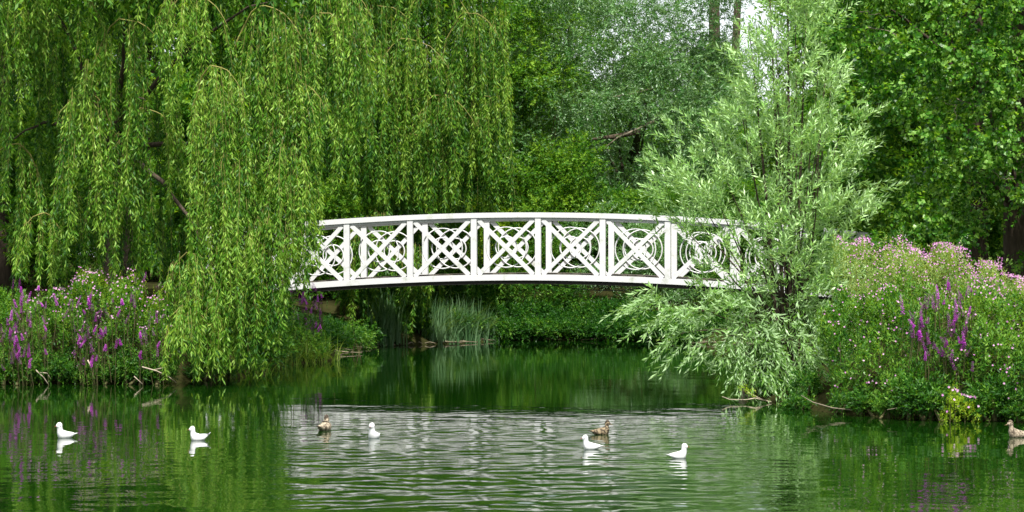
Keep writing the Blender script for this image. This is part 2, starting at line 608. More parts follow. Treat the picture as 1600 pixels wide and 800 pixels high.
class Leaves:
    """collects leaf quads; build() links them as one part"""
    def __init__(self):
        self.V, self.T = [], []

    def add(self, B, D, S, L, Wd, tone, **k):
        self.V.append(leaf_arrays(B, D, S, L, Wd, **k))
        self.T.append(np.repeat(tone, 4))

    def build(self, name, mat, parent=None, kind='stuff'):
        V = np.concatenate(self.V)
        if parent is not None:
            V = V - np.array(parent.location, dtype=np.float32)
        F = np.arange(len(V), dtype=np.int32).reshape(-1, 4)
        return put(name, mesh_np(name, V, F, mat, np.concatenate(self.T)), parent, kind=kind)

    def shoots(self, O, T, S, k, L, Wd, ang=(0.5, 1.1), droop=0.15, ldroop=0.25, tone=0.0, tspread=0.14, grow=0.0, **kw):
        """leafy shoots from O along T, length S, k leaves each"""
        n = len(O)
        if n == 0: return
        T = unit(T)
        t = (np.arange(k)[None] + rng.random((n, k))) / k
        pos = O[:, None] + T[:, None] * (S[:, None] * t)[..., None]
        pos[..., 2] -= droop * S[:, None] * t ** 2
        ref = unit(rng.normal(size=(n, 3)))
        U = unit(np.cross(T, ref))
        Vv = np.cross(T, U)
        az = np.arange(k)[None] * 2.4 + rng.random((n, 1)) * 6.28 + rng.normal(0, 0.3, (n, k))
        R = np.cos(az)[..., None] * U[:, None] + np.sin(az)[..., None] * Vv[:, None]
        a = rng.uniform(*ang, (n, k)) * (1.1 - 0.45 * t)
        D = np.cos(a)[..., None] * T[:, None] + np.sin(a)[..., None] * R
        D[..., 2] -= ldroop * rng.random((n, k))
        D = unit(D).reshape(-1, 3)
        TT = np.repeat(T, k, 0)
        Sd = unit(np.cross(TT, D) + rng.normal(0, 0.25, D.shape))
        Sd = unit(Sd - D * (Sd * D).sum(1, keepdims=True))
        sz = rng.uniform(0.65, 1.15, n * k) * (1 - 0.35 * np.abs(t.ravel() - 0.45))
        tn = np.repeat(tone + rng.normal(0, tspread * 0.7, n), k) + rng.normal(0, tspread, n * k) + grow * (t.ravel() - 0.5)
        self.add(pos.reshape(-1, 3), D, Sd, L * sz, Wd * sz * rng.uniform(0.85, 1.15, n * k), tn, **kw)

    def strands(self, start, length, drift, per_m, L, Wd, tone=0.0, spread=0.045, sway=0.05):
        """hanging willow strands; returns their centre lines"""
        n = len(start)
        cnt = np.maximum((length * per_m).astype(int), 4)
        idx = np.repeat(np.arange(n), cnt)
        t = rng.random(len(idx)) ** 0.9
        ph = rng.random(n) * 6.28
        fr = rng.uniform(1.5, 3.2, n)

        def path(i, t):
            p = start[i] + drift[i] * (1 - (1 - t) ** 2)[:, None]
            z = p[:, 2] - length[i] * t
            sw = sway * np.sin(ph[i] + fr[i] * t * length[i]) * t
            return np.stack([p[:, 0] + sw, p[:, 1] + sway * 0.7 * np.cos(ph[i] * 1.7 + fr[i] * t * length[i]) * t, z], 1)
        pos = path(idx, t)
        az = rng.random(len(idx)) * 6.28
        R = np.stack([np.cos(az), np.sin(az), np.zeros_like(az)], 1)
        pos = pos + R * (spread * rng.random(len(idx)) ** 1.5 * (1 - 0.6 * t))[:, None]
        a = rng.uniform(0.15, 0.95, len(idx))
        D = unit(np.cos(a)[:, None] * np.array([0, 0, -1.0]) + np.sin(a)[:, None] * R + rng.normal(0, 0.12, pos.shape))
        Sd = unit(np.cross(D, rng.normal(size=D.shape)))
        sz = rng.uniform(0.6, 1.15, len(idx))
        tn = (tone + rng.normal(0, 0.1, n))[idx] + rng.normal(0, 0.17, len(idx))
        self.add(pos, D, Sd, L * sz, Wd * sz, tn)
        return path


def ribbons(path, n, segs, w, mat, parent, name='twigs'):
    """thin stems along the strands"""
    t = np.linspace(0, 0.97, segs + 1)
    Vs, Fs = [], []
    i = np.repeat(np.arange(n), segs + 1)
    tt = np.tile(t, n)
    p = path(i, tt)
    wv = (w * (1.1 - tt))[:, None] * np.array([1.0, 0.3, 0])
    V = np.empty((len(p), 2, 3))
    V[:, 0], V[:, 1] = p - wv, p + wv
    V = V.reshape(-1, 3) - np.array(parent.location)
    b = (np.arange(n)[:, None] * (segs + 1) + np.arange(segs)[None]).ravel() * 2
    F = np.stack([b, b + 1, b + 3, b + 2], 1)
    return put(name, mesh_np(name, V, F, mat), parent, kind='stuff')


def bezier(p0, p1, p2, n=9):
    p0, p1, p2 = (np.array(q, float) for q in (p0, p1, p2))
    return [(1 - t) ** 2 * p0 + 2 * t * (1 - t) * p1 + t * t * p2 for t in np.linspace(0, 1, n)]


def trunk_part(root, pts, radii, mat, name='trunk', n=10):
    pp, rr = [], []
    for i in range(len(pts) - 1):
        for t in np.linspace(0, 1, 5)[:-1]:
            pp.append(np.array(pts[i]) * (1 - t) + np.array(pts[i + 1]) * t + rng.normal(0, 0.012, 3))
            rr.append(radii[i] * (1 - t) + radii[i + 1] * t)
    pp.append(np.array(pts[-1])); rr.append(radii[-1])
    return MB().tube(pp, rr, n).build(name, mat, root, smooth=True)


# ---- generic crown of clumps
def clump_crown(lv, C, R, n_sh, shoot, k, L, Wd, flat=0.8, out=0.6, up=0.25, droop=0.2, tone=0.0, tspread=0.14, ang=(0.5, 1.1), ldroop=0.3):
    for c, r in zip(C, R):
        n = max(6, int(n_sh * (r / np.mean(R)) ** 2))
        d = unit(rng.normal(size=(n, 3)))
        d[:, 2] = d[:, 2] * 0.9 + 0.12
        O = c + d * (r * rng.random((n, 1)) ** 0.5) * np.array([1, 1, flat])
        T = unit(d * out + rng.normal(0, 0.4, (n, 3)) + np.array([0, 0, up]))
        lv.shoots(O, T, shoot * rng.uniform(0.6, 1.2, n), k, L, Wd, droop=droop, tone=tone + rng.normal(0, 0.06), tspread=tspread, ang=ang, ldroop=ldroop)


# ---- weeping willow on the near left bank
def weeping(name, label, base, top, cascades, mat, twigmat, leafL, leafW, per_m, fork, vis, trunk_r=0.32):
    root = thing(name, label, 'tree', (base[0], base[1], gz(base[0], base[1]) - 0.05))
    trunk_part(root, [(base[0], base[1], root.location.z), (base[0] + 0.15, base[1], fork * 0.5), (base[0], base[1] + 0.1, fork)],
               [trunk_r * 1.35, trunk_r, trunk_r * 0.8], M['bark'])
    lv = Leaves()
    cascades = [(c[0], c[1], c[2] + (1.6 if c[0] < 262 and c[1] > -60 and c[2] < 47.2 else 0)) + tuple(c[3:]) for c in cascades]
    st, ln, dr, tn = [], [], [], []
    forkp = np.array([base[0], base[1], fork])
    for c in cascades:
        px, py, Y, hw, L, n, tone, lean = c[:8]
        top_p = P(px, py, Y)
        hwm, Lm = hw / FPX * Y, L / FPX * Y
        n = max(5, int(n * 0.27))
        s = rng.uniform(-1, 1, n)
        x = top_p[0] + s * hwm + lean * np.abs(s) * hwm * 0.2
        z = top_p[2] - s ** 2 * hwm * rng.uniform(0.7, 1.1) + rng.normal(0, 0.06, n) + lean * s * hwm * 0.25
        y = Y + rng.normal(0, 0.16, n) - (1 - s ** 2) * 0.15
        p3 = np.stack([x, y, z], 1)
        l3 = Lm * (1 - 0.3 * s ** 2) * rng.choice([1.0, 0.8, 0.55, 0.35], n, p=[0.35, 0.3, 0.2, 0.15]) * rng.uniform(0.82, 1.05, n)
        d3 = np.stack([s * hwm * 0.25 + rng.normal(0, 0.07, n), rng.normal(-0.05, 0.12, n), np.zeros(n)], 1)
        t3 = np.full(n, tone) + rng.normal(0, 0.09, n)
        for kk in range(3):       # strands hang in tassels
            st.append(p3 + rng.normal(0, 0.022, (n, 3)) - np.array([0, 0, 1.0]) * (l3 * 0.18 * kk * rng.random(n))[:, None])
            ln.append(l3 * (1 - 0.17 * kk * rng.random(n)))
            dr.append(d3 + rng.normal(0, 0.03, (n, 3)) * np.array([1, 1, 0]))
            tn.append(t3 + rng.normal(0, 0.02, n))
    st, ln, dr, tn = (np.concatenate(q) for q in (st, ln, dr, tn))
    ln = np.minimum(ln, st[:, 2] - 0.12)
    spx = 800 + st[:, 0] / st[:, 1] * FPX
    lim = np.where(spx < 262, SZ(rng.uniform(405, 470, len(st)), st[:, 1]), 0.12)
    ln = np.minimum(ln, st[:, 2] - lim)
    ok = ln > 0.15
    st, ln, dr, tn = st[ok], ln[ok], dr[ok], tn[ok]
    path = lv.strands(st, ln, dr, per_m, leafL, leafW, tn)
    C, R = [], []
    xs_, ys_ = [P(c[0], 0, c[2])[0] for c in cascades], [c[2] for c in cascades]
    y0, y1 = np.percentile(ys_, 15) + 0.5, max(ys_) + 3.5
    zt = SZ(0, y0)
    for k in range(190):  # unseen upper crown, packed dense to keep sun and sky off the strands
        C.append(np.array([rng.uniform(min(xs_) - 1, max(xs_) - 0.3), rng.uniform(y0, y1), zt + rng.uniform(0.5, 5.0)]))
        R.append(rng.uniform(0.75, 1.15))
    clump_crown(lv, C, np.array(R), 26, 0.6, 9, 0.24, 0.075, up=-0.3, droop=0.5)
    lv.build('crown', mat, root)
    ribbons(path, len(st), 6, 0.002, twigmat, root, 'twigs')
    for c in cascades[:vis]:
        px, py, Y, hw, L = c[:5]
        p = P(px, py, Y)
        hwm = hw / FPX * Y
        sg = 1 if base[0] < p[0] else -1
        r = 0.017
        pts = bezier(p + np.array([-sg * hwm * 1.0, 0.35, -hwm * 1.5]), p + np.array([-sg * hwm * 0.5, 0.1, hwm * 0.25]), p, 6)
        pts += bezier(p, p + np.array([sg * hwm * 0.6, -0.05, -0.02]), p + np.array([sg * hwm, -0.1, -hwm * 0.95]), 6)[1:]
        pts = [q + rng.normal(0, 0.012, 3) for q in pts]
        MB().tube(pts, list(np.linspace(r, 0.005, len(pts))), 6).build('branch', twigmat, root, smooth=True)
    for k in range(7):
        c = cascades[(k * 5) % len(cascades)]
        p = P(c[0], c[1], c[2])
        MB().tube([q + rng.normal(0, 0.02, 3) for q in bezier(forkp + rng.normal(0, 0.08, 3), (forkp * 0.45 + p * 0.55) + np.array([0, 0, 1.0]), p + np.array([0, 0.3, 0.1]), 10)],
                  list(np.linspace(trunk_r * 0.2, 0.012, 10)), 7).build('limb', M['bark'], root, smooth=True)
    return root


# px, py, distance, half width px, length px, strands, tone, lean : the cascades that can be told apart come first
C1 = [(200, 32, 45.6, 70, 300, 70, 0.10, 0.3), (132, 148, 45.4, 44, 250, 48, 0.10, 0.0), (338, 104, 45.6, 40, 470, 75, 0.12, 0.6),
      (30, -20, 46.0, 45, 250, 55, 0.10, 0), (66, 334, 46.2, 30, 130, 34, 0.08, 0), (415, 10, 46.2, 60, 330, 85, 0.12, 0.3),
      (505, 20, 46.6, 48, 250, 65, 0.14, 0.4), (300, -10, 45.9, 60, 200, 60, 0.10, 0), (100, -30, 45.9, 60, 150, 50, 0.08, 0),
      (470, 130, 46.3, 34, 300, 48, 0.08, 0), (230, 170, 45.7, 50, 210, 50, 0.08, 0.2), (440, 200, 46.1, 42, 240, 60, 0.08, 0.2),
      (300, 395, 45.5, 45, 185, 60, 0.07, 0), (385, 370, 45.6, 40, 205, 52, 0.09, 0), (290, 480, 45.2, 40, 95, 45, 0.10, 0.3),
      (20, 225, 46.4, 40, 210, 40, 0.0, 0), (165, 300, 46.2, 40, 190, 40, 0.0, 0), (355, 250, 45.6, 34, 330, 52, 0.12, 0.3),
      (520, -30, 46.6, 60, 330, 60, 0.1, 0), (210, 230, 46.0, 40, 330, 40, 0.03, 0), (345, 450, 45.3, 40, 125, 45, 0.10, 0),
      (452, 235, 46.0, 34, 225, 62, 0.08, 0), (420, 330, 45.8, 32, 190, 52, 0.06, 0), (400, 410, 45.6, 34, 150, 40, 0.08, 0), (370, 335, 45.9, 34, 210, 56, 0.02, 0), (440, 300, 46.4, 34, 180, 40, 0.0, 0)]
C1b = []
for k in range(11):      # inner curtain, its leaf tone lowered to deepen the shade inside
    px = rng.uniform(-60, 500)
    C1b.append((px, rng.uniform(-60, 330), rng.uniform(48.9, 50.6), rng.uniform(35, 65), rng.uniform(180, 380), 26, -0.06, 0))
for k in range(34):      # canopy over it, above the view, added to shade the inner strands
    C1b.append((rng.uniform(-60, 560), rng.uniform(-360, -120), rng.uniform(46.4, 51.0), 85, 190, 26, 0.0, 0))
weeping('weeping_willow', 'big weeping willow on the near left bank trailing over the bridge end', (-7.6, 49.6), 9.0, C1 + C1b,
        M['willow'], M['twig'], 0.115, 0.027, 56, 4.2, 19)
C2 = [(640, 62, 67.4, 70, 260, 75, 0.10, 0.3), (690, 150, 67.2, 55, 190, 60, 0.12, 0.4), (600, 10, 67.8, 60, 300, 62, 0.06, 0),
      (735, 20, 67.6, 45, 300, 62, 0.10, 0.4), (585, 130, 67.6, 40, 200, 40, 0.02, 0), (760, 150, 67.8, 28, 190, 40, 0.06, 0.2),
      (680, -20, 67.8, 60, 160, 46, 0.08, 0), (650, 210, 67.7, 50, 150, 40, 0.05, 0), (555, 60, 68.0, 45, 300, 44, 0.0, 0), (770, 10, 68.0, 26, 300, 40, 0.06, 0)]
C2b = []
for k in range(30):
    C2b.append((rng.uniform(500, 770), rng.uniform(-60, 330), rng.uniform(69.2, 71.8), rng.uniform(30, 55), rng.uniform(150, 330), 24, -0.08, 0))  # deeper strands, interior shade put into their darker leaf tone
for k in range(10):
    C2b.append((rng.uniform(500, 760), rng.uniform(-330, -60), rng.uniform(68, 71), 70, 330, 24, 0.0, 0))
for px, py, L, n in ((590, 330, 180, 46), (645, 380, 150, 50), (560, 350, 170, 40), (612, 400, 120, 30)):
    C2b.append((px, py, 67.0, 24, L, n * 2, -0.05, 0))
weeping('weeping_willow', 'second weeping willow behind the bridge with arching tan boughs', (-6.3, 72.5), 9.0, C2 + C2b,
        M['willow_far'], M['twig'], 0.14, 0.034, 46, 5.0, 9)


def limbs(root, base, fork, tips, r0, mat, name='limb', rtip=0.012, sag=0.5, n=6):
    base, fork = np.array(base, float), np.array(fork, float)
    for tp in tips:
        tp = np.array(tp, float)
        mid = fork * 0.5 + tp * 0.5 + np.array([0, 0, sag]) + rng.normal(0, 0.12, 3)
        pts = [q + rng.normal(0, 0.015, 3) for q in bezier(fork, mid, tp, 9)]
        MB().tube(pts, list(np.linspace(r0, rtip, 9)), n).build(name, mat, root, smooth=True)


# ---- grey-leaved willow behind the bridge
def grey_willow():
    Y = 75.0
    bx, by = SX(985, Y), Y + 0.6
    root = thing('grey_willow', 'broad grey green willow behind the bridge with dark low boughs', 'tree', (bx, by, gz(bx, by) - 0.05))
    trunk_part(root, [(bx, by, root.location.z), (bx - 0.1, by, 2.2), (bx + 0.05, by, 4.2)], [0.34, 0.27, 0.2], M['bark'])
    C, R = [], []
    for k in range(250):
        while True:
            px, py = rng.uniform(780, 1150), rng.uniform(-75, 345)
            if 960 < px < 1110 and py < 5 and rng.random() < 0.75: continue
            if px < 930 and rng.random() < 0.3: continue
            if px < 960 and py > 235 and rng.random() < 0.85: continue
            break
        C.append(P(px, py, Y + rng.uniform(-1.3, 1.6)))
        R.append(rng.uniform(0.45, 0.85))
    lv = Leaves()
    clump_crown(lv, C, np.array(R), 50, 0.5, 13, 0.12, 0.036, flat=0.6, up=0.05, droop=0.3, tspread=0.15)
    lv.build('crown', M['greywillow'], root)
    limbs(root, None, (bx, by, 3.6), [C[i] for i in range(0, 60, 9)], 0.06, M['bark'])
    b = MB()
    p = [P(880, 222, 74.0), P(930, 217, 73.9), P(965, 213, 73.9), P(1000, 205, 74.0), (bx, by, 5.0)]
    b.tube(p, [0.02, 0.05, 0.08, 0.09, 0.12], 7).build('bough', M['bark'], root, smooth=True)
    for q in ([P(955, 152, 73.8), P(985, 147, 73.8), P(1020, 138, 74.5), (bx, by, 6.0)], [P(940, 235, 73.8), P(965, 215, 73.8), P(1000, 200, 73.8), P(1030, 185, 74.2)]):
        MB().tube(q, [0.012, 0.025, 0.035, 0.05], 6).build('branch', M['greytwig'], root, smooth=True)


grey_willow()


# ---- bright shrub further back
def shrub_mass(name, label, cat, boxes, Y, dY, mat, n, r, shoot, k, L, Wd, stems=6, up=0.3, tone=0.0, group=None, nsh=40, flat=0.8, droop=0.2):
    """boxes: (px0, py0, px1, py1) areas the plant fills"""
    px = np.mean([(q[0] + q[2]) / 2 for q in boxes])
    bx, by = SX(px, Y), Y
    z0 = gz(bx, by) - 0.04
    root = thing(name, label, cat, (bx, by, z0), group)
    C, R = [], []
    area = np.array([(q[2] - q[0]) * (q[3] - q[1]) for q in boxes], float)
    for i in rng.choice(len(boxes), n, p=area / area.sum()):
        q = boxes[i]
        p = P(rng.uniform(q[0], q[2]), rng.uniform(q[1], q[3]), Y + rng.uniform(-dY, dY))
        p[2] = max(p[2], gz(p[0], p[1]) + 0.1)
        C.append(p)
        R.append(r * rng.uniform(0.7, 1.3))
    lv = Leaves()
    clump_crown(lv, C, np.array(R), nsh, shoot, k, L, Wd, up=up, tone=tone, flat=flat, droop=droop)
    lv.build('foliage', mat, root)
    for i in range(stems):
        tp = C[i % len(C)]
        pts = bezier((bx + rng.normal(0, 0.15), by + rng.normal(0, 0.1), z0), ((bx + tp[0]) / 2, by, tp[2] * 0.7), tp, 7)
        MB().tube(pts, list(np.linspace(0.03, 0.008, 7)), 5).build('stem', M['stem'], root, smooth=True)
    return root


shrub_mass('bright_shrub', 'sunlit yellow green shrub seen under the grey willow boughs', 'shrub', [(780, 245, 880, 340), (860, 215, 930, 300), (880, 290, 975, 345), (800, 300, 920, 350)], 73.4, 0.8,
           M['wood'], 56, 0.4, 0.42, 12, 0.1, 0.045, nsh=34, tone=0.1, stems=4)
shrub_mass('bright_shrub', 'yellow green shrub behind the railing right of the rear willow', 'shrub', [(640, 320, 800, 440)], 72.5, 0.6,
           M['bright'], 22, 0.4, 0.38, 12, 0.1, 0.045, tone=-0.06)
shrub_mass('young_tree', 'lighter yellow green tree at the edge of the rear willow', 'tree', [(770, -60, 890, 150), (790, 100, 850, 240)], 74.0, 0.8,
           M['wood'], 60, 0.5, 0.42, 12, 0.11, 0.045, nsh=40, tone=0.08)
shrub_mass('bank_shrub', 'dark green shrub between the silvery willow and the pink willowherb', 'shrub', [(1290, 385, 1420, 520)], 43.8, 0.3,
           M['shrub'], 36, 0.26, 0.3, 12, 0.08, 0.03, tone=0.0)
shrub_mass('bank_shrub', 'shaded leafy shrub on the left bank behind the trailing willow curtain', 'shrub', [(350, 400, 440, 570)], 51.8, 0.5,
           M['shrub'], 44, 0.26, 0.3, 12, 0.08, 0.03, tone=0.0)
# dark understorey along the far shore
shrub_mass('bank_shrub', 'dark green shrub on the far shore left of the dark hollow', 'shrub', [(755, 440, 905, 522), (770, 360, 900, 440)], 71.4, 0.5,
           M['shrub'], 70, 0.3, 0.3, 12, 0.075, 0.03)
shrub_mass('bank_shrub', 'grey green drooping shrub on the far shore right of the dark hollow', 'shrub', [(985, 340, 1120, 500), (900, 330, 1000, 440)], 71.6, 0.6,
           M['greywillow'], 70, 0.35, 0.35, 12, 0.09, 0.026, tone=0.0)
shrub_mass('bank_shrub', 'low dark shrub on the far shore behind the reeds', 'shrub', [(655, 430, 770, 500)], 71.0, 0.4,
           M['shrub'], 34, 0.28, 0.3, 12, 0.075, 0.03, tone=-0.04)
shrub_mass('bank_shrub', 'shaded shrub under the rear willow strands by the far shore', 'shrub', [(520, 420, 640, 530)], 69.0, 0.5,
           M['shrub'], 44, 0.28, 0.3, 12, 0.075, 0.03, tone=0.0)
shrub_mass('bank_shrub', 'small leafy plant at the water edge under the left end of the bridge', 'plant', [(535, 505, 575, 540)], 61.0, 0.2,
           M['shrub'], 9, 0.16, 0.2, 10, 0.06, 0.02, stems=3, tone=0.05)
shrub_mass('bank_shrub', 'dark shrub standing behind the silvery willow by the bridge end', 'shrub', [(1090, 330, 1360, 520)], 69.0, 0.7,
           M['shrub'], 70, 0.35, 0.34, 12, 0.085, 0.03, tone=-0.02)


# ---- poplar on the right
def poplar():
    Y = 54.0
    bx, by = SX(1588, 56.0), 56.0
    root = thing('poplar_tree', 'tall dark green poplar with round leaves behind the right bank', 'tree', (bx, by, gz(bx, by) - 0.05))
    trunk_part(root, [(bx, by, root.location.z), (bx - 0.05, by, 3.5), (bx + 0.1, by, 9.0)], [0.3, 0.24, 0.14], M['bark'])
    C, R = [], []
    for k in range(190):
        px, py = rng.uniform(1250, 1680), rng.uniform(-330, 430)
        if py > 330 and px > 1500 and rng.random() < 0.6: continue
        C.append(P(px, py, Y + rng.uniform(-1.9, 1.2) + (0.8 if py > 300 else 0)))
        R.append(rng.uniform(0.3, 0.6))
    lv = Leaves()
    clump_crown(lv, C, np.array(R), 32, 0.42, 11, 0.1, 0.092, flat=0.75, up=0.1, droop=0.2, tspread=0.2, tone=0.08, ang=(0.7, 1.4), ldroop=0.7)
    lv.build('crown', M['poplar'], root)
    limbs(root, None, (bx, by, 3.2), [C[i] for i in range(0, 55, 11)], 0.05, M['bark'], sag=0.3)
    for q in ([(1492, 205), (1494, 165), (1470, 158)], [(1494, 155), (1530, 168), (1560, 180)], [(1480, 125), (1510, 105), (1535, 130), (1540, 150)],
              [(1555, 200), (1560, 245), (1585, 232)], [(1588, 80), (1590, 150), (1600, 190)], [(1350, 42), (1400, 52), (1412, 95)], [(1455, 5), (1475, 22)],
              [(1345, 20), (1375, 24), (1400, 30)], [(1545, 265), (1565, 280), (1585, 278)]):
        qq = np.array(q, float)
        if len(qq) == 2: qq = np.array([qq[0], qq.mean(0) + (3, -4), qq[1]])
        tt = np.linspace(0, len(qq) - 1, 9)
        qs = np.stack([np.interp(tt, range(len(qq)), qq[:, i]) for i in (0, 1)], 1) + rng.normal(0, 1.6, (9, 2))
        MB().tube([P(x, y, 52.9) for x, y in qs], list(np.linspace(0.01, 0.004, 9)), 5).build('branch', M['greytwig'], root, smooth=True)


poplar()


# ---- silvery willow leaning over the right bank
def silver_willow():
    Y = 42.0
    bx, by = SX(1235, 42.4), 42.4
    root = thing('silver_willow', 'young silvery willow on the right bank reaching in front of the bridge', 'tree', (bx, by, gz(bx, by) - 0.05))
    z0 = root.location.z
    prof = [(-160, 1228, 1262), (-80, 1205, 1280), (0, 1180, 1298), (60, 1160, 1303), (120, 1135, 1315), (180, 1095, 1325), (230, 1068, 1345), (290, 1025, 1372),
            (330, 1010, 1372), (370, 1050, 1350), (420, 1060, 1345), (460, 1010, 1340), (490, 995, 1340), (530, 1040, 1335), (560, 1100, 1325), (590, 1140, 1325), (625, 1190, 1310)]
    py_, l_, r_ = (np.array(q, float) for q in zip(*prof))
    lv = Leaves()
    tips = []
    for layer, n, rho in (('outer', 1400, (0.68, 1.0)), ('inner', 750, (0.1, 0.75))):
        py = rng.uniform(-160, 630, n * 3)
        l, r = np.interp(py, py_, l_), np.interp(py, py_, r_)
        keep = rng.random(n * 3) < (r - l) / 370
        keep &= ~((py > 345) & (py < 440) & (rng.random(n * 3) < 0.25))
        gap = np.sin(py / 21.0 + 2 * np.sin(py / 53.0)) * (30 + 12 * np.sin(py / 11.0))
        l = l + gap * 0.7 + rng.normal(0, 10, n * 3)
        r = r + np.sin(py / 17.0 + 1) * 20 + rng.normal(0, 10, n * 3)
        py, l, r = py[keep][:n], l[keep][:n], r[keep][:n]
        n2 = len(py)
        opn = (py > 325) & (py < 455) & (rng.random(n2) < 0.5)
        th = rng.uniform(0, 2 * pi, n2)
        rh = np.sqrt(rng.uniform(rho[0] ** 2, rho[1] ** 2, n2))
        px = (l + r) / 2 + (r - l) / 2 * rh * np.cos(th)
        px = np.where(opn & (px < 1140), 1140 + rng.random(n2) * 170, px)
        dep = -np.sin(th) * rh * np.minimum((r - l) / 2 / FPX * Y, 1.1) * 0.9
        Yp = Y - dep * 1.0
        hole = np.sin(px / 31.0 + 1.7 * np.sin(py / 37.0)) * np.sin(py / 27.0 + 1.3 * np.sin(px / 23.0)) + 0.5 * np.sin(px / 13.0 + py / 19.0)
        kp = rng.random(n2) < np.clip(0.85 + 0.6 * hole, 0.1, 1)
        kp &= ~((py > 440) & (px < 1130) & (rng.random(n2) < 0.4))
        px, py, Yp, th, rh, n2 = px[kp], py[kp], Yp[kp], th[kp], rh[kp], int(kp.sum())
        O = np.stack([(px - 800) / FPX * Yp, Yp, CAMH + (400 - py) / FPX * Yp], 1)
        O[:, 2] = np.maximum(O[:, 2], 0.15)
        low = np.clip((py - 380) / 120, 0, 1)
        outx = np.cos(th) * rh
        T = np.stack([outx * (0.75 - 0.3 * low) + rng.normal(0, 0.3, n2), -np.sin(th) * rh * -0.0 - 0.35 * (np.sin(th) > 0) + rng.normal(0, 0.25, n2),
                      (0.95 - 1.25 * low) + rng.normal(0, 0.22, n2)], 1)
        S = rng.uniform(0.25, 0.6, n2)
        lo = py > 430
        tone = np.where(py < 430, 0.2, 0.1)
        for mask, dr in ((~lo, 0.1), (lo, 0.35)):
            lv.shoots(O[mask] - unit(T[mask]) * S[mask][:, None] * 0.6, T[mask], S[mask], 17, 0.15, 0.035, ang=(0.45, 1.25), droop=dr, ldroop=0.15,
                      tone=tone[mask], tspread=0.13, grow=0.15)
        tips += list(O[rng.choice(n2, 26)])
    # the long spray that leans out over the water to the left
    sp = [P(1060, 490, 41.4), P(1010, 470, 41.2), P(1035, 540, 41.2), P(1085, 545, 41.2), P(990, 488, 41.2), P(1030, 245, 41.6), P(1060, 200, 41.6), P(1020, 300, 41.4), P(1375, 300, 41.8),
          P(1340, 175, 41.8), P(1255, 610, 39.6), P(1290, 590, 39.4), P(1250, 560, 40), P(1180, 570, 40.4), P(1210, 590, 40), P(1235, 600, 39.6), P(1320, 560, 39), P(1300, 530, 39.2), P(1335, 510, 39), P(1270, 625, 39.3), P(1215, 560, 40), P(1150, 560, 40.5), P(1280, 560, 39.6), P(1330, 470, 39.4)]
    ax = P(1170, 430, 42.0)
    for p in sp:
        n = 7
        O = p + rng.normal(0, 0.12, (n, 3))
        d = unit((p - ax)[None] * np.array([1, 0.4, 0.8]) + rng.normal(0, 0.3, (n, 3)))
        lv.shoots(O - d * 0.2, d, rng.uniform(0.3, 0.5, n), 17, 0.14, 0.031, ang=(0.35, 0.9), droop=0.3, tone=0.08)
    lv.build('crown', M['silver'], root)
    for k in range(5):
        xx = bx + (k - 2) * 0.09
        tp = P(1170 + k * 30, (40, -60, -120, 20, 120)[k], Y + rng.uniform(-0.2, 0.3))
        pts = bezier((xx, by + rng.normal(0, 0.08), z0), (xx + (tp[0] - xx) * 0.3, by, tp[2] * 0.5), tp, 9)
        MB().tube(pts, list(np.linspace(0.045, 0.006, 9)), 7).build('trunk', M['bark'], root, smooth=True)
    limbs(root, None, (bx, by, 0.8), tips[:34], 0.022, M['bark'], name='branch', rtip=0.005, sag=-0.1, n=5)


silver_willow()


# ---- flowering banks
def spike_mesh(seed):
    r = np.random.default_rng(seed)
    n = 46
    t = (np.arange(n) + 0.5) / n
    az = np.arange(n) * 2.4
    R = np.stack([np.cos(az), np.sin(az), np.zeros(n)], 1)
    rad = 0.019 * (1 - t) ** 0.6 + 0.004
    B = np.stack([R[:, 0] * 0.004, R[:, 1] * 0.004, t], 1)
    D = unit(R + np.array([0, 0, 0.5]) + r.normal(0, 0.25, (n, 3)))
    S = unit(np.cross(D, np.array([0, 0, 1.0])))
    B[:, 2] = t
    V = leaf_arrays(B, D, S, rad * 1.5 + 0.006, rad * 1.1 + 0.005)
    return V, np.repeat(r.normal(0.08, 0.2, n), 4)


SPIKES = []
for ln in (0.12, 0.18, 0.26):
    for sd_ in (1, 2):
        V, T = spike_mesh(sd_ + int(ln * 100))
        V = V.copy()
        V[:, 2] = V[:, 2] * ln
        SPIKES.append(mesh_np('flower_spike', V, np.arange(len(V)).reshape(-1, 4), M['purple'], T))


def spikes(root, pts, tilt=0.28, sc=1.0):
    """one flower spike object per point, each on the stem that carries it"""
    mb = MB()
    for p in pts:
        o = put('flower_spike', SPIKES[rng.integers(len(SPIKES))], root, np.array(p) - np.array(root.location))
        rx, ry = rng.normal(0, tilt, 2)
        o.rotation_euler = (rx, ry, rng.uniform(0, 6.28))
        s = sc * rng.uniform(0.8, 1.2)
        o.scale = (s, s, s * rng.uniform(0.85, 1.2))
        foot = np.array([p[0] + rng.normal(0, 0.06), p[1] + 0.18, max(p[2] - rng.uniform(0.6, 0.9), gz(p[0], p[1] + 0.15))])
        mb.tube(bezier(foot, (np.array(p) + foot) / 2 + np.array([0.02, 0, 0.05]), np.array(p) + np.array([0, 0, 0.05]), 4), 0.006, 4)
    mb.build('stems', M['stem'], root, kind='stuff')


def dots(lv, O, size, tone=0.4):
    """small four petalled flowers"""
    n = len(O)
    nrm = unit(np.array([0, -0.9, 0.45]) + rng.normal(0, 0.4, (n, 3)))
    u = unit(np.cross(nrm, rng.normal(size=(n, 3))))
    v = np.cross(nrm, u)
    tn = tone - 0.25 + rng.normal(0, 0.2, n)
    for k in range(4):
        a = k * pi / 2
        D = unit(u * cos(a) + v * sin(a) + nrm * 0.3)
        S = unit(np.cross(D, nrm))
        sz = size * rng.uniform(0.8, 1.2, n)
        lv.add(O, D, S, sz, sz * 0.95, tn, mid=0.6)


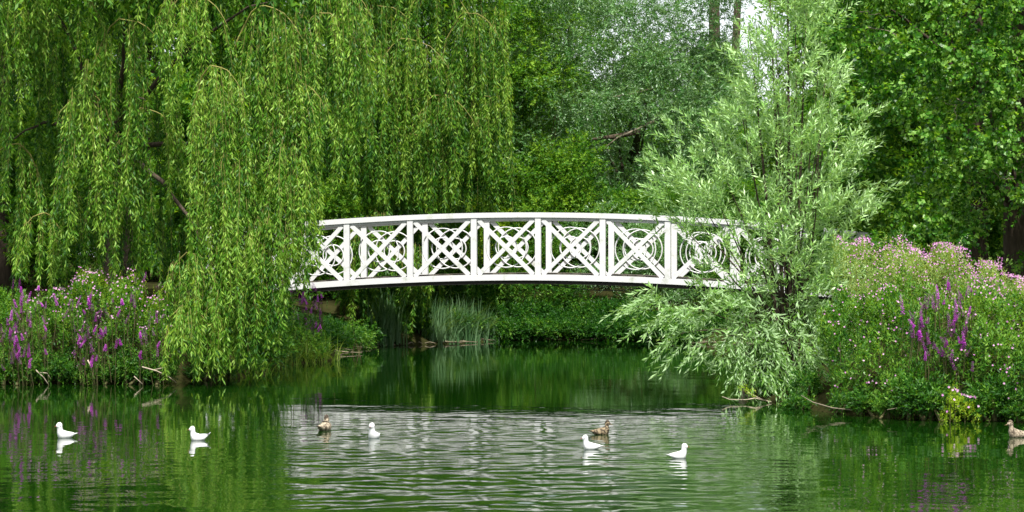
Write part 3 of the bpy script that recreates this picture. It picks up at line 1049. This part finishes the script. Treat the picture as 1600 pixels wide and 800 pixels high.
def mound(x_lo, x_hi, front, back, ztop, n, low=0.12, jit=0.1, inner=0.45):
    """points and outward normals over a bank of tall plants: front(x), back(x), ztop(x)"""
    x = rng.uniform(x_lo, x_hi, n)
    f, b, zt = front(x), back(x), ztop(x)
    a = rng.uniform(0.0, 1.0, n) ** 0.85 * (pi / 2 + 0.5)
    dep = (1 - np.cos(np.minimum(a, pi / 2))) * 0.75
    dep = dep + np.clip(a - pi / 2, 0, 1) * 0.5
    zz = np.sin(np.minimum(a, pi / 2)) ** 0.9
    k = 1 - inner * rng.random(n) ** 2.2
    y = f + (b - f) * np.clip(dep + (1 - k) * 0.35, 0, 1.2) + rng.normal(0, jit, n)
    z = low + (zt - low) * zz * k + rng.normal(0, jit * 0.6, n)
    N = unit(np.stack([rng.normal(0, 0.25, n), -np.cos(a), np.sin(a) + 0.25], 1))
    lump = np.sin(x * 6.1 + 1.3 * np.sin(z * 4.3)) * np.sin(z * 5.3 + 1.7 * np.sin(x * 3.1) + 1) + 0.6 * np.sin(x * 13 + z * 9) * np.sin(z * 12 - x * 5)
    keep = rng.random(n) < np.clip(0.72 + 0.4 * lump, 0.12, 1)
    P3 = np.stack([x, y, z], 1) + N * (0.14 * lump)[:, None] * np.array([0.4, 1, 0.7])
    P3[:, 2] = np.maximum(P3[:, 2], 0.05)
    return P3[keep], N[keep], a[keep]


def upshoots(lv, O, N, S, k, L, Wd, tone, **kw):
    T = unit(N * 0.75 + np.array([0, 0, 0.6]) + rng.normal(0, 0.28, N.shape))
    lv.shoots(O - T * S[:, None] * 0.6, T, S, k, L, Wd, tone=tone, **kw)


def bank_bush(name, label, cat, xr, front, back, ztop, n, mat, L=0.08, Wd=0.027, k=12, shoot=(0.2, 0.42), pink=0, pink_tone=0.4, psel=None, tone=0.0, low=0.12, stems=10, group=None, psz=0.016,
              inner=0.45):
    cx = (xr[0] + xr[1]) / 2
    fy = float(front(np.array([cx]))[0]) + 0.5
    root = thing(name, label, cat, (cx, fy, gz(cx, fy) - 0.03), group)
    O, N, a = mound(xr[0], xr[1], front, back, ztop, n, low, inner=inner)
    lv = Leaves()
    upshoots(lv, O, N, rng.uniform(*shoot, len(O)), k, L, Wd, tone, droop=0.1, ldroop=0.2, ang=(0.5, 1.15))
    lv.build('foliage', mat, root)
    if pink:
        fl = Leaves()
        q, N2, a2 = mound(xr[0], xr[1], front, back, ztop, pink * 4, low, jit=0.05, inner=0.03)
        if psel is not None:
            q = q[psel(q)]
        q = q[:pink] + np.array([0, -0.1, 0.1])
        dots(fl, q, psz, pink_tone)
        fl.build('blossoms', M['pink'], root)
    mb = MB()
    for i in range(stems):
        p = O[i]
        mb.tube(bezier((p[0] + rng.normal(0, .1), p[1] + 0.15, gz(p[0], p[1] + 0.15) - 0.02), (p[0], p[1] + 0.1, p[2] * 0.6), p, 5), 0.007, 4)
    mb.build('stems', M['stem'], root, kind='stuff')
    return root


cst = lambda v: (lambda x: np.full_like(x, v))
# right bank
RF = lambda x: np.interp(x, [3.9, 4.2, 4.7, 5.3, 6.95, 9], [40.6, 39.4, 37.5, 36.35, 35.65, 34.9])
ztopR = lambda x: np.interp(x, [3.9, 4.4, 4.9, 5.6, 6.6, 7.3, 8.2], [0.5, 1.1, 1.55, 1.75, 1.7, 1.55, 1.3]) + 0.06 * np.sin(x * 7) + 0.05 * np.sin(x * 17)
bank_bush('flowering_shrub', 'dense green bush with scattered pink flowers along the right waterline', 'bush', (4.62, 8.0), RF, lambda x: RF(x) + 1.7, ztopR, 4300,
          M['shrub'], pink=260, psel=lambda q: (np.abs(np.sin(q[:, 0] * 2.1 + 0.4)) > 0.55), tone=0.08, low=0.1, stems=40)
ztopH = lambda x: np.interp(x, [4.0, 4.7, 5.1, 5.6, 6.3, 7.0, 7.4, 8.2], [1.4, 2.2, 2.45, 2.36, 2.24, 2.08, 1.85, 1.6]) + 0.07 * np.sin(x * 9) + 0.05 * np.sin(x * 23)
bank_bush('willowherb_patch', 'pale tall willowherb full of small pink flowers topping the right bank', 'wildflowers', (4.95, 8.2), lambda x: RF(x) + 1.2, lambda x: RF(x) + 3.4, ztopH, 3600,
          M['herb'], L=0.065, Wd=0.017, k=13, pink=1900, pink_tone=0.2, low=0.95, stems=40, psz=0.0125)


def loosestrife(label, pts, n_fol, spread, Ymean):
    pts = [np.array(p) for p in pts]
    c = np.mean(pts, 0)
    root = thing('purple_loosestrife', label, 'flowers', (c[0], c[1] + 0.15, gz(c[0], c[1] + 0.15) - 0.03), 'purple loosestrife clumps on the banks')
    lv = Leaves()
    O = np.array([pts[i] for i in rng.integers(0, len(pts), n_fol)]) + rng.normal(0, spread, (n_fol, 3)) * np.array([1, 0.6, 1])
    O[:, 2] -= rng.uniform(0.05, 0.5, n_fol)
    O[:, 2] = np.maximum(O[:, 2], 0.15)
    upshoots(lv, O, np.tile(np.array([[0, -0.5, 0.8]]), (n_fol, 1)), rng.uniform(0.2, 0.36, n_fol), 13, 0.055, 0.016, 0.0, ang=(0.6, 1.1))
    lv.build('foliage', M['shrub'], root)
    spikes(root, pts, sc=0.85)
    return root


def rp_(boxes, Yf, n):
    out = []
    for k in range(n):
        b = boxes[rng.integers(len(boxes))]
        px, py = rng.uniform(b[0], b[2]), rng.uniform(b[1], b[3])
        out.append(P(px, py, Yf(px, py)))
    return out


yR = lambda px, py: 36.15 + (655 - py) / 250 * 1.35 - 0.62
loosestrife('tall purple loosestrife spires in the middle of the right bank', rp_([(1440, 460, 1515, 575), (1425, 480, 1455, 550), (1475, 450, 1520, 545), (1410, 470, 1530, 590)], yR, 64), 120, 0.1, 37)
bank_bush('bramble_plant', 'small bright green bush with pale pink blooms dipping into the water on the right', 'plant', (5.83, 6.3),
          lambda x: np.full_like(x, 35.45), lambda x: np.full_like(x, 35.85), lambda x: np.interp(x, [5.8, 6.0, 6.15, 6.35], [0.2, 0.36, 0.3, 0.16]), 190,
          M['bright'], L=0.045, Wd=0.017, k=12, shoot=(0.1, 0.2), pink=26, low=0.04, stems=6, psz=0.02)

# left bank
LF = lambda x: np.interp(x, [-10, -9.0, -7.6, -6.6, -6.1], [45.4, 45.95, 46.15, 46.0, 46.2])
ztopL = lambda x: np.interp(x, [-9.6, -9.0, -8.2, -7.5, -6.8, -6.3, -5.9], [1.35, 1.45, 1.55, 1.85, 1.7, 1.5, 0.8]) + 0.06 * np.sin(x * 8) + 0.04 * np.sin(x * 19)
bank_bush('flowering_shrub', 'green bush dotted with pale pink flowers on the left bank under the willow', 'bush', (-9.7, -6.0), LF, lambda x: LF(x) + 1.3, ztopL, 3300,
          M['shrub'], pink=230, psel=lambda q: (q[:, 0] > -8.3) & (q[:, 2] > 0.9) | (np.abs(np.sin(q[:, 0] * 3.1)) > 0.8), tone=0.06, low=0.1, stems=40, psz=0.018)
bank_bush('willowherb_patch', 'light green willowherb with pale pink flowers above the left bank bush', 'wildflowers', (-8.1, -6.2), lambda x: LF(x) + 0.4, lambda x: LF(x) + 1.3,
          lambda x: ztopL(x) + 0.12, 620, M['bright'], L=0.058, Wd=0.016, k=13, pink=120, pink_tone=0.4, low=0.75, stems=16, psz=0.017)
yL = lambda px, py: 46.0 + (600 - py) / 150 * 0.55 - 0.62
loosestrife('purple loosestrife at the left edge of the picture', rp_([(5, 470, 75, 570), (0, 500, 50, 580), (10, 445, 70, 500)], yL, 56), 100, 0.12, 46)
loosestrife('purple loosestrife leaning out of the middle of the left bank bush', rp_([(95, 450, 165, 540), (130, 480, 190, 560), (110, 530, 150, 575), (195, 440, 255, 570), (85, 470, 250, 560)], yL, 66), 100, 0.12, 46)
loosestrife('purple loosestrife growing under the left end of the bridge', rp_([(440, 446, 505, 515), (465, 460, 506, 525), (478, 500, 500, 540)], lambda px, py: 55.9, 60), 90, 0.1, 54.6)
bank_bush('bank_plants', 'mixed green plants on the bank below the left end of the bridge', 'plants', (-4.85, -3.95), lambda x: np.interp(x, [-4.9, -3.9], [53.6, 55.9]),
          lambda x: np.interp(x, [-4.9, -3.9], [55.4, 57.2]), lambda x: np.interp(x, [-4.9, -4.4, -3.9], [0.95, 0.8, 0.55]), 600, M['shrub'], k=13, low=0.1, stems=10)


# ---- reeds and sedges
def blades(name, label, cat, pts, h, mat, nper, lean=0.35, w=0.012, spread=0.25, group=None):
    pts = np.array(pts)
    c = pts.mean(0)
    root = thing(name, label, cat, (c[0], c[1], gz(c[0], c[1])), group)
    Vs, Fs, Ts = [], [], []
    n = len(pts) * nper
    B = np.repeat(pts, nper, 0) + rng.normal(0, 1, (n, 3)) * np.array([spread, spread * 0.5, 0])
    B[:, 2] = np.maximum(ground_z(B[:, 0], B[:, 1]) - 0.03, -0.05)
    H = h * rng.uniform(0.55, 1.1, n)
    az = rng.uniform(0, 2 * pi, n)
    ln = rng.gamma(2.0, lean / 2, n)
    out = np.stack([np.cos(az) * ln, np.sin(az) * ln * 0.6, np.zeros(n)], 1)
    seg = 5
    V = np.empty((n, seg + 1, 2, 3))
    sd2 = np.stack([np.cos(az + rng.normal(0, 0.6, n) + pi / 2), np.sin(az + pi / 2), np.zeros(n)], 1) * 0.5 + np.array([0.5, 0, 0])
    for j in range(seg + 1):
        t = j / seg
        p = B + out * (H * t ** 2)[:, None] + np.array([0, 0, 1.0]) * (H * (t - 0.35 * np.minimum(ln, 1.3) * t ** 3))[:, None]
        ww = (w * (1 - t ** 2) + 0.001)
        V[:, j, 0], V[:, j, 1] = p - sd2 * ww, p + sd2 * ww
    V = V.reshape(-1, 3) - np.array(root.location)
    b = (np.arange(n)[:, None] * (seg + 1) + np.arange(seg)[None]).ravel() * 2
    F = np.stack([b, b + 1, b + 3, b + 2], 1)
    put('blades', mesh_np('blades', V, F, mat, np.repeat(0.14 + rng.normal(0, 0.16, n), 2 * (seg + 1))), root, kind='stuff')
    return root


def shore(px0, px1, y, n):
    out = []
    for k in range(n):
        px, py = rng.uniform(px0, px1), y + rng.uniform(-3, 1)
        x = SX(px, 68.0)
        Y = float(np.interp(x, [-4.2, -3.2, -1.65, -0.4, 1.75], [62, 65.5, 67.4, 69.6, 69.8])) + rng.uniform(0.0, 0.5)
        out.append((x, Y, 0))
    return out


blades('reed_clump', 'pale blue green reeds at the far shore under the middle of the bridge', 'reeds', shore(670, 755, 533, 26), 1.05, M['reed'], 30, 0.4, 0.021, 0.16)
blades('reed_clump', 'upright light green reeds at the far shore left of the trailing willow strands', 'reeds', shore(596, 632, 538, 12), 1.25, M['reed'], 24, 0.22, 0.02, 0.12)
blades('sedge_tuft', 'arching sedge at the tip of the left bank beside the bridge', 'sedge', [(-4.35, 55.2, 0), (-4.15, 55.7, 0), (-3.95, 56.2, 0), (-4.6, 54.7, 0), (-4.75, 54.2, 0)], 0.62, M['sedge'], 70, 0.9, 0.009, 0.16)
blades('sedge_tuft', 'dark green sedge at the foot of the trailing willow curtain', 'sedge', [(-5.3, 48.3, 0), (-5.0, 49.2, 0), (-5.15, 51.2, 0), (-5.0, 52.4, 0)], 0.5, M['sedge'], 60, 0.6, 0.009, 0.25)


# ---- dead twigs and a post at the waterline
def twig(label, cat, lines, r, mat, name='dead_branch'):
    c = lines[0][0]
    root = thing(name, label, cat, c)
    for i, l in enumerate(lines):
        pts = [np.array(p) + rng.normal(0, 0.004, 3) for p in l]
        MB().tube(pts, list(np.linspace(r * (1 if i == 0 else 0.7), r * 0.4, len(pts))), 6).build('stem' if i == 0 else 'side_twig', mat, root, smooth=True)
    return root


def pl_(pp, Y):
    return [P(x, y, Y) for x, y in pp]


twig('pale bent dead branch dipping into the water at the far left', 'dead branch', [pl_([(55, 578), (68, 590), (76, 602)], 45.7), pl_([(62, 583), (74, 583), (80, 592)], 45.7)], 0.014, M['deadwood'])
twig('single pale curved twig in the left bank bush', 'dead branch', [pl_([(137, 562), (143, 574), (147, 592)], 45.6)], 0.013, M['deadwood'])
twig('forked dead branch over the water right of the left bush', 'dead branch', [pl_([(222, 573), (245, 580), (262, 588), (275, 598)], 45.4), pl_([(240, 578), (262, 573)], 45.4), pl_([(210, 588), (222, 600)], 45.5)], 0.013, M['deadwood'])
twig('fallen branch with a few leaves lying on the water by the right bank', 'dead branch', [pl_([(1205, 628), (1180, 622), (1165, 625), (1140, 624), (1128, 619)], 40.2), pl_([(1195, 626), (1178, 618), (1168, 613)], 40.2)], 0.012, M['deadwood'])
twig('thin bare branch low over the water on the right bank', 'dead branch', [pl_([(1330, 640), (1300, 637), (1270, 628), (1252, 618)], 37.0), pl_([(1430, 632), (1410, 636), (1385, 640)], 36.0)], 0.011, M['greytwig'])
lv = Leaves()
o = [x for x in bpy.data.objects if x.get('label', '').startswith('fallen branch')][0]
O = np.array(pl_([(1165, 612), (1172, 614), (1180, 618)], 40.1)).repeat(5, 0) + rng.normal(0, 0.03, (15, 3))
lv.shoots(O, np.tile([[-0.5, -0.3, 0.6]], (15, 1)), np.full(15, 0.12), 7, 0.045, 0.02)
lv.build('leaves', M['bright'], o)
pp = P(1166, 607, 43.5)
pile = thing('timber_pile', 'squat weathered timber pile in the water under the silvery willow', 'post', (pp[0], 43.5, 0))
MB().bar((pp[0], 43.5, -0.5), (pp[0] - 0.02, 43.5, 0.36), 0.2, 0.2, (0.2, 1, 0)).build('upright', M['post'], pile)
MB().bar((pp[0] + 0.2, 43.6, -0.5), (pp[0] + 0.2, 43.6, 0.2), 0.16, 0.16, (0.3, 1, 0)).build('side_upright', M['post'], pile)


# ------------------------------------------------------------------ far trees of the wood: one built, then copied
def copy_tree(o, parent=None):
    c = o.copy()
    COL.objects.link(c)
    c.parent = parent
    for ch in list(o.children):
        copy_tree(ch, c)
    return c


def far_tree(loc, h, rad, n):
    root = thing('woodland_tree', 'tall tree of the wood behind the pond', 'tree', loc, 'trees of the wood behind')
    x, y, z = loc
    trunk_part(root, [(x, y, z - 0.3), (x + 0.1, y, z + h * 0.4), (x, y, z + h * 0.85)], [0.3, 0.22, 0.06], M['bark'])
    C, R = [], []
    for k in range(n):
        t = rng.uniform(0.08, 1.0)
        rr = rad * (sin(pi * min(t * 0.85 + 0.15, 1.0)) ** 0.6) * math.sqrt(rng.random())
        a = rng.uniform(0, 2 * pi)
        C.append(np.array([x + rr * cos(a), y + rr * sin(a), z + h * t]))
        R.append(rng.uniform(0.45, 0.9))
    lv = Leaves()
    clump_crown(lv, C, np.array(R), 52, 0.5, 12, 0.15, 0.075, flat=0.7, droop=0.25)
    lv.build('crown', M['wood'], root)
    limbs(root, None, (x, y, z + h * 0.35), [C[i] for i in range(6)], 0.1, M['bark'])
    return root


ft = far_tree((-14.0, 66.0, 1.2), 12.0, 3.6, 120)
SPOTS = [(-10.0, 70, 1.0), (-16.5, 56, 0.9), (-7.5, 78, 1.1), (-3.0, 84, 0.95), (2.0, 90, 0.9), (-12, 84, 1.2), (-19, 74, 1.2),
         (-1.0, 88, 0.85), (0.8, 97, 0.9), (-11.2, 57, 1.0), (-13, 61, 1.05), (4.6, 87, 0.7), (6.8, 88, 0.68), (10.0, 66, 1.0), (11.0, 62, 1.1), (14.5, 56, 1.1), (11.5, 74, 1.05), (13.5, 72, 1.2), (17.5, 66, 1.2), (11.5, 88, 1.0), (17, 84, 1.3), (-6, 96, 1.0), (22, 76, 1.2), (-24, 66, 1.2)]
for x, y, s in SPOTS:
    c = copy_tree(ft)
    c.location = (x, y, gz(x, y))
    c.rotation_euler = (0, 0, rng.uniform(0, 6.28))
    c.scale = (s, s, s * rng.uniform(0.9, 1.05))
sh0 = shrub_mass('woodland_shrub', 'leafy shrub of the thicket between the pond and the wood', 'shrub', [(700, 120, 900, 420)], 78.0, 1.2, M['wood'], 90, 0.55, 0.45, 12, 0.13, 0.06,
                 group='thicket shrubs behind the pond', nsh=40)
h0 = Vector(sh0.location)
for i in range(20):
    x = -12 + i * 1.25 + rng.uniform(-0.4, 0.4)
    y = rng.uniform(80.5, 86) if -5 < x < 5 else rng.uniform(75.5, 83)
    c = copy_tree(sh0)
    c.location = (x, y, gz(x, y))
    k = rng.uniform(0.75, 1.0)
    c.scale = (k, k, k * (1.0 if abs(x - 5.5) > 2.5 else 0.8))
    c.rotation_euler = (0, 0, rng.uniform(0, 6.28))
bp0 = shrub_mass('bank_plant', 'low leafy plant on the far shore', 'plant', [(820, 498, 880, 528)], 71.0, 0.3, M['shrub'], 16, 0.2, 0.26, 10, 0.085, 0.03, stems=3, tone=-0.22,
                 group='low plants along the far shore', nsh=26)
SHX, SHY = [-4.2, -3.2, -1.65, -0.4, 1.75, 3.5, 6], [62, 65.5, 67.4, 69.6, 69.8, 69, 66]
for (x, y) in ([(x, float(np.interp(x, SHX, SHY)) + rng.uniform(.05, .35)) for x in np.arange(-0.55, 5.0, 0.4)] +
               [(x, float(np.interp(x, SHX, SHY)) + rng.uniform(0.7, 1.5)) for x in np.arange(-3.6, 5.5, 0.45)] +
               [(-4.4, 63.5), (-4.3, 61.2), (-4.3, 59.3), (-4.6, 58.0), (-4.0, 63.0), (-3.9, 64.2), (-4.7, 57.0), (-5.2, 57.6), (-4.9, 58.6), (-5.5, 58.8), (-4.8, 59.8), (-5.3, 60.4), (-4.9, 61.6), (-5.6, 61.8), (-5.0, 62.6), (-5.2, 56.6)]):
    if -3.7 < x < -0.75 and y < float(np.interp(x, SHX, SHY)) + 0.6: continue
    c = copy_tree(bp0)
    c.location = (x, y, gz(x, y) - 0.05)
    k = rng.uniform(0.8, 1.3)
    c.scale = (k, k, k)
    c.rotation_euler = (0, 0, rng.uniform(0, 6.28))
for x, y, k in ((-1.0, 75.0, .5), (0.8, 74.2, .45), (2.2, 74.5, .5), (3.6, 74.0, .5), (5.0, 73.0, .55), (6.4, 71.5, .6), (-2.4, 72.5, .5), (-4.6, 68.5, .6), (-10.6, 58.0, .6), (-9.6, 61.0, .6), (-12.2, 60.0, .65)):
    c = copy_tree(sh0)
    c.location = (x, y, gz(x, y) - 0.1)
    c.scale = (k, k, k * 0.85)
    c.rotation_euler = (0, 0, rng.uniform(0, 6.28))
wp0 = None
sx = list(np.arange(4.7, 8.2, 0.27)) + [4.0, 4.05, 4.2, 4.4]
sy = [float(RF(np.array([x]))[0]) - 0.12 for x in sx[:-4]] + [42.3, 41.2, 40.2, 39.0]
for (x, y), side in [((a, b + rng.uniform(-.12, .12)), 'R') for a, b in zip(sx, sy)] + [((a, float(LF(np.array([a]))[0]) - rng.uniform(0.0, .15)), 'L') for a in np.arange(-9.5, -6.0, 0.3)] + \
        [((-5.75, 47.2), 'L'), ((-5.5, 47.7), 'L'), ((-5.2, 48.2), 'L'), ((-4.95, 49.0), 'L'), ((-4.95, 50.2), 'L'), ((-5.0, 51.4), 'L')]:
    if wp0 is None:
        wp0 = shrub_mass('water_plant', 'low tuft of leafy plants at the water edge of the right bank', 'plant', [(1230, 628, 1262, 645)], 38.5, 0.12, M['shrub'], 9, 0.11, 0.17, 9, 0.065, 0.022, stems=3,
                         group='leafy tufts at the water edge of the right bank', nsh=20)
    c = copy_tree(wp0)
    c.location = (x, y, max(gz(x, y), 0.02) - 0.02)
    k = rng.uniform(0.7, 1.35)
    c.scale = (k, k, k * rng.uniform(0.8, 1.3))
    c.rotation_euler = (0, 0, rng.uniform(0, 6.28))
    if side == 'L':
        c['label'] = 'low tuft of leafy plants at the water edge of the left bank'
        c['group'] = 'leafy tufts at the water edge of the left bank'
# the tree whose dark trunk shows against the sky
bx, by = SX(1128, 92), 92.0
trunk2 = thing('woodland_tree', 'tree with a dark forked trunk standing against white sky at the top right of centre', 'tree', (bx, by, 1.0))
ck = [c for c in ft.children if c.name.startswith('crown')][0].copy()
COL.objects.link(ck)
ck.parent = trunk2
ck.location = (0.6, 2, 0)
ck.scale = (0.6, 0.6, 0.62)
trunk_part(trunk2, [(bx - 0.2, by, 1.0), (bx - 0.25, by, 7), (bx - 0.3, by, 14)], [0.3, 0.24, 0.16], M['bark'])
trunk_part(trunk2, [(bx + 0.25, by, 1.0), (bx + 0.35, by, 7), (bx + 0.7, by, 14)], [0.22, 0.18, 0.1], M['bark'], name='limb')


# ------------------------------------------------------------------ birds
def loft(rings, n=14):
    """continuous skin through (centre, half width, half height, axis tilt) rings; the axis lies in x-z"""
    vs, fs = [], []
    for (x, z, hw, hh, tilt) in rings:
        for k in range(n):
            a = 2 * pi * k / n
            l = hh * sin(a)
            vs.append((x - l * sin(tilt), hw * cos(a), z + l * cos(tilt)))
    m = len(rings)
    for i in range(m - 1):
        for k in range(n):
            fs.append((i * n + k, i * n + (k + 1) % n, (i + 1) * n + (k + 1) % n, (i + 1) * n + k))
    fs += [tuple(range(n - 1, -1, -1)), tuple((m - 1) * n + k for k in range(n))]
    return vs, fs


def bird(name, label, px, py, yaw, size, bodymat, wingmat, tailmat, billmat, neck=1.0, tail_up=0.02, duck=False, headmat=None, group=None, wing_up=0.0, tuck=False):
    Y = CAMH * FPX / (py - 400)
    root = thing(name, label, 'gull' if not duck else 'duck', (SX(px, Y), Y, 0.0), group)
    root.rotation_euler = (0, 0, yaw)
    root.scale = (size, size * 1.2, size * 1.32)
    hx = 0.19 if not tuck else 0.08
    hz = 0.25 + 0.1 * neck
    f = 0.74 if duck else 1.0
    # body, neck and head are one skin: bird faces +x, one unit long
    rings = [(-0.5, 0.1 + tail_up * .6, 0.012, 0.012, 0), (-0.44, 0.1 + tail_up * .4, 0.06, 0.04, 0), (-0.32, 0.085, 0.12, 0.09, 0.1), (-0.15, 0.07, 0.155, 0.13, 0.05),
             (0.02, 0.08, 0.165, 0.165, 0), (0.12, 0.1, 0.158, 0.17, 0.3), (0.165, 0.14, 0.14, 0.15, 0.7), (hx - 0.015, 0.21, 0.118, 0.132, 1.25),
             (hx, 0.21 + (hz - 0.21) * 0.5, 0.1 * f, 0.112 * f, 1.45), (hx + 0.01, hz - 0.03, 0.1 * f, 0.115 * f, 1.4), (hx + 0.02, hz + 0.02, 0.108 * f, 0.128 * f, 1.1),
             (hx + 0.055, hz + 0.045, 0.1 * f, 0.115 * f, 0.75), (hx + 0.105, hz + 0.04, 0.076 * f, 0.084 * f, 0.4), (hx + 0.145, hz + 0.022, 0.04, 0.044, 0.2), (hx + 0.165, hz + 0.014, 0.014, 0.016, 0)]
    vs, fs = loft(rings)
    body = MB().add(vs, fs)
    bo = put('body', body.mesh('body', bodymat, True), root)
    bl = MB().add(*loft([(hx + 0.13, hz + 0.012, 0.026 if duck else 0.018, 0.022, 0), (hx + 0.19, hz, 0.026 if duck else 0.013, 0.015, 0),
                         (hx + (0.25 if duck else 0.235), hz - 0.012, 0.022 if duck else 0.004, 0.006, 0)], 8))
    put('bill', bl.mesh('bill', billmat, True), root)
    for s in (-1, 1):
        w = MB().add(*loft([(0.2, 0.11, 0.008, 0.02, 0), (0.12, 0.12, 0.022, 0.07, 0.1), (-0.05, 0.115 + wing_up * .3, 0.024, 0.085, 0.1), (-0.25, 0.12 + wing_up * .7, 0.02, 0.06, 0.15),
                            (-0.42, 0.12 + wing_up, 0.014, 0.028, 0.1), (-0.56, 0.115 + wing_up * 1.3, 0.004, 0.006, 0)], 10))
        o = put('wing', w.mesh('wing', wingmat, True), root, (0, s * 0.118, 0))
        o.rotation_euler = (s * 0.45, 0, s * 0.16)
        tpm = MB().add(*loft([(-0.4, 0.12 + wing_up, 0.012, 0.022, 0.1), (-0.5, 0.118 + wing_up * 1.2, 0.012, 0.016, 0.1), (-0.62, 0.12 + wing_up * 1.4, 0.003, 0.004, 0)], 8))
        put('wing_tip', tpm.mesh('wing_tip', tailmat, True), o, (0, s * 0.006, 0.004))
        e = MB().add(*loft([(-0.009, 0, 0.001, 0.001, 0), (-0.005, 0, 0.005, 0.008, 0), (0.005, 0, 0.005, 0.008, 0), (0.009, 0, 0.001, 0.001, 0)], 8))
        put('eye', e.mesh('eye', M['black'], True), root, (hx + 0.105, s * 0.074 * f, hz + 0.06))
        if not duck:
            k = MB().add(*loft([(-0.014, 0, 0.001, 0.002, 0), (-0.007, 0, 0.006, 0.018, 0), (0.007, 0, 0.006, 0.018, 0), (0.014, 0, 0.001, 0.002, 0)], 8))
            put('ear_spot', k.mesh('ear_spot', M['black'], True), root, (hx + 0.03, s * 0.111, hz + 0.02))
    tl = MB().add(*loft([(-0.36, 0.085 + tail_up * .3, 0.07, 0.022, 0), (-0.48, 0.1 + tail_up * .7, 0.06, 0.014, 0), (-0.6, 0.115 + tail_up * 1.1, 0.045, 0.004, 0)], 10))
    put('tail', tl.mesh('tail', tailmat if duck else bodymat, True), root)
    if duck:
        cpv = MB().add(*loft([(hx - 0.085, hz + 0.03, 0.012, 0.02, 0), (hx - 0.04, hz + 0.07, 0.06, 0.05, 0), (hx + 0.04, hz + 0.105, 0.068, 0.05, 0), (hx + 0.11, hz + 0.08, 0.04, 0.03, 0)], 10))
        put('crown_feathers', cpv.mesh('crown_feathers', M['duckdark'], True), root)
    return root


GG = 'gulls floating on the pond'
GM = (M['gull'], M['gullgrey'], M['black'], M['redbill'])
bird('gull', 'white gull at the far left of the pond, head up, facing left', 100, 684, radians(215), 0.3, *GM, neck=1.15, group=GG)
bird('gull', 'white gull below the willow with its tail feathers cocked, facing left', 308, 688, radians(186), 0.28, *GM, neck=1.0, tail_up=0.14, group=GG, wing_up=0.09)
bird('gull', 'white gull seen nearly end on left of the centre of the pond', 584, 685, radians(250), 0.3, *GM, neck=1.25, group=GG)
bird('gull', 'white gull facing left just in front of the brown duck', 922, 702, radians(176), 0.27, *GM, neck=1.0, group=GG)
bird('gull', 'white gull facing right, nearest to the camera of all the birds', 1062, 716, radians(4), 0.26, *GM, neck=1.15, group=GG)
GD = 'brown ducks on the pond'
bird('duck', 'small brown duck seen from behind beside the left end-on gull', 508, 672, radians(68), 0.36, M['duckpale'], M['duck'], M['duckdark'], M['duckbill'], neck=0.2, duck=True, group=GD, tuck=True)
bird('duck', 'brown duck facing right in the ruffled water behind the gulls', 941, 679, radians(4), 0.3, M['duck'], M['duckdark'], M['duckdark'], M['duckbill'], neck=0.75, duck=True, group=GD)
bird('duck', 'brown duck swimming out from the right edge by the bank', 1588, 683, radians(178), 0.33, M['duckpale'], M['duck'], M['duckdark'], M['duckbill'], neck=1.0, duck=True, group=GD)

tris = sum(sum(len(p.vertices) - 2 for p in me.polygons) if len(me.polygons) < 5000 else len(me.polygons) * 2 for me in bpy.data.meshes)
print('TRIANGLES', tris)
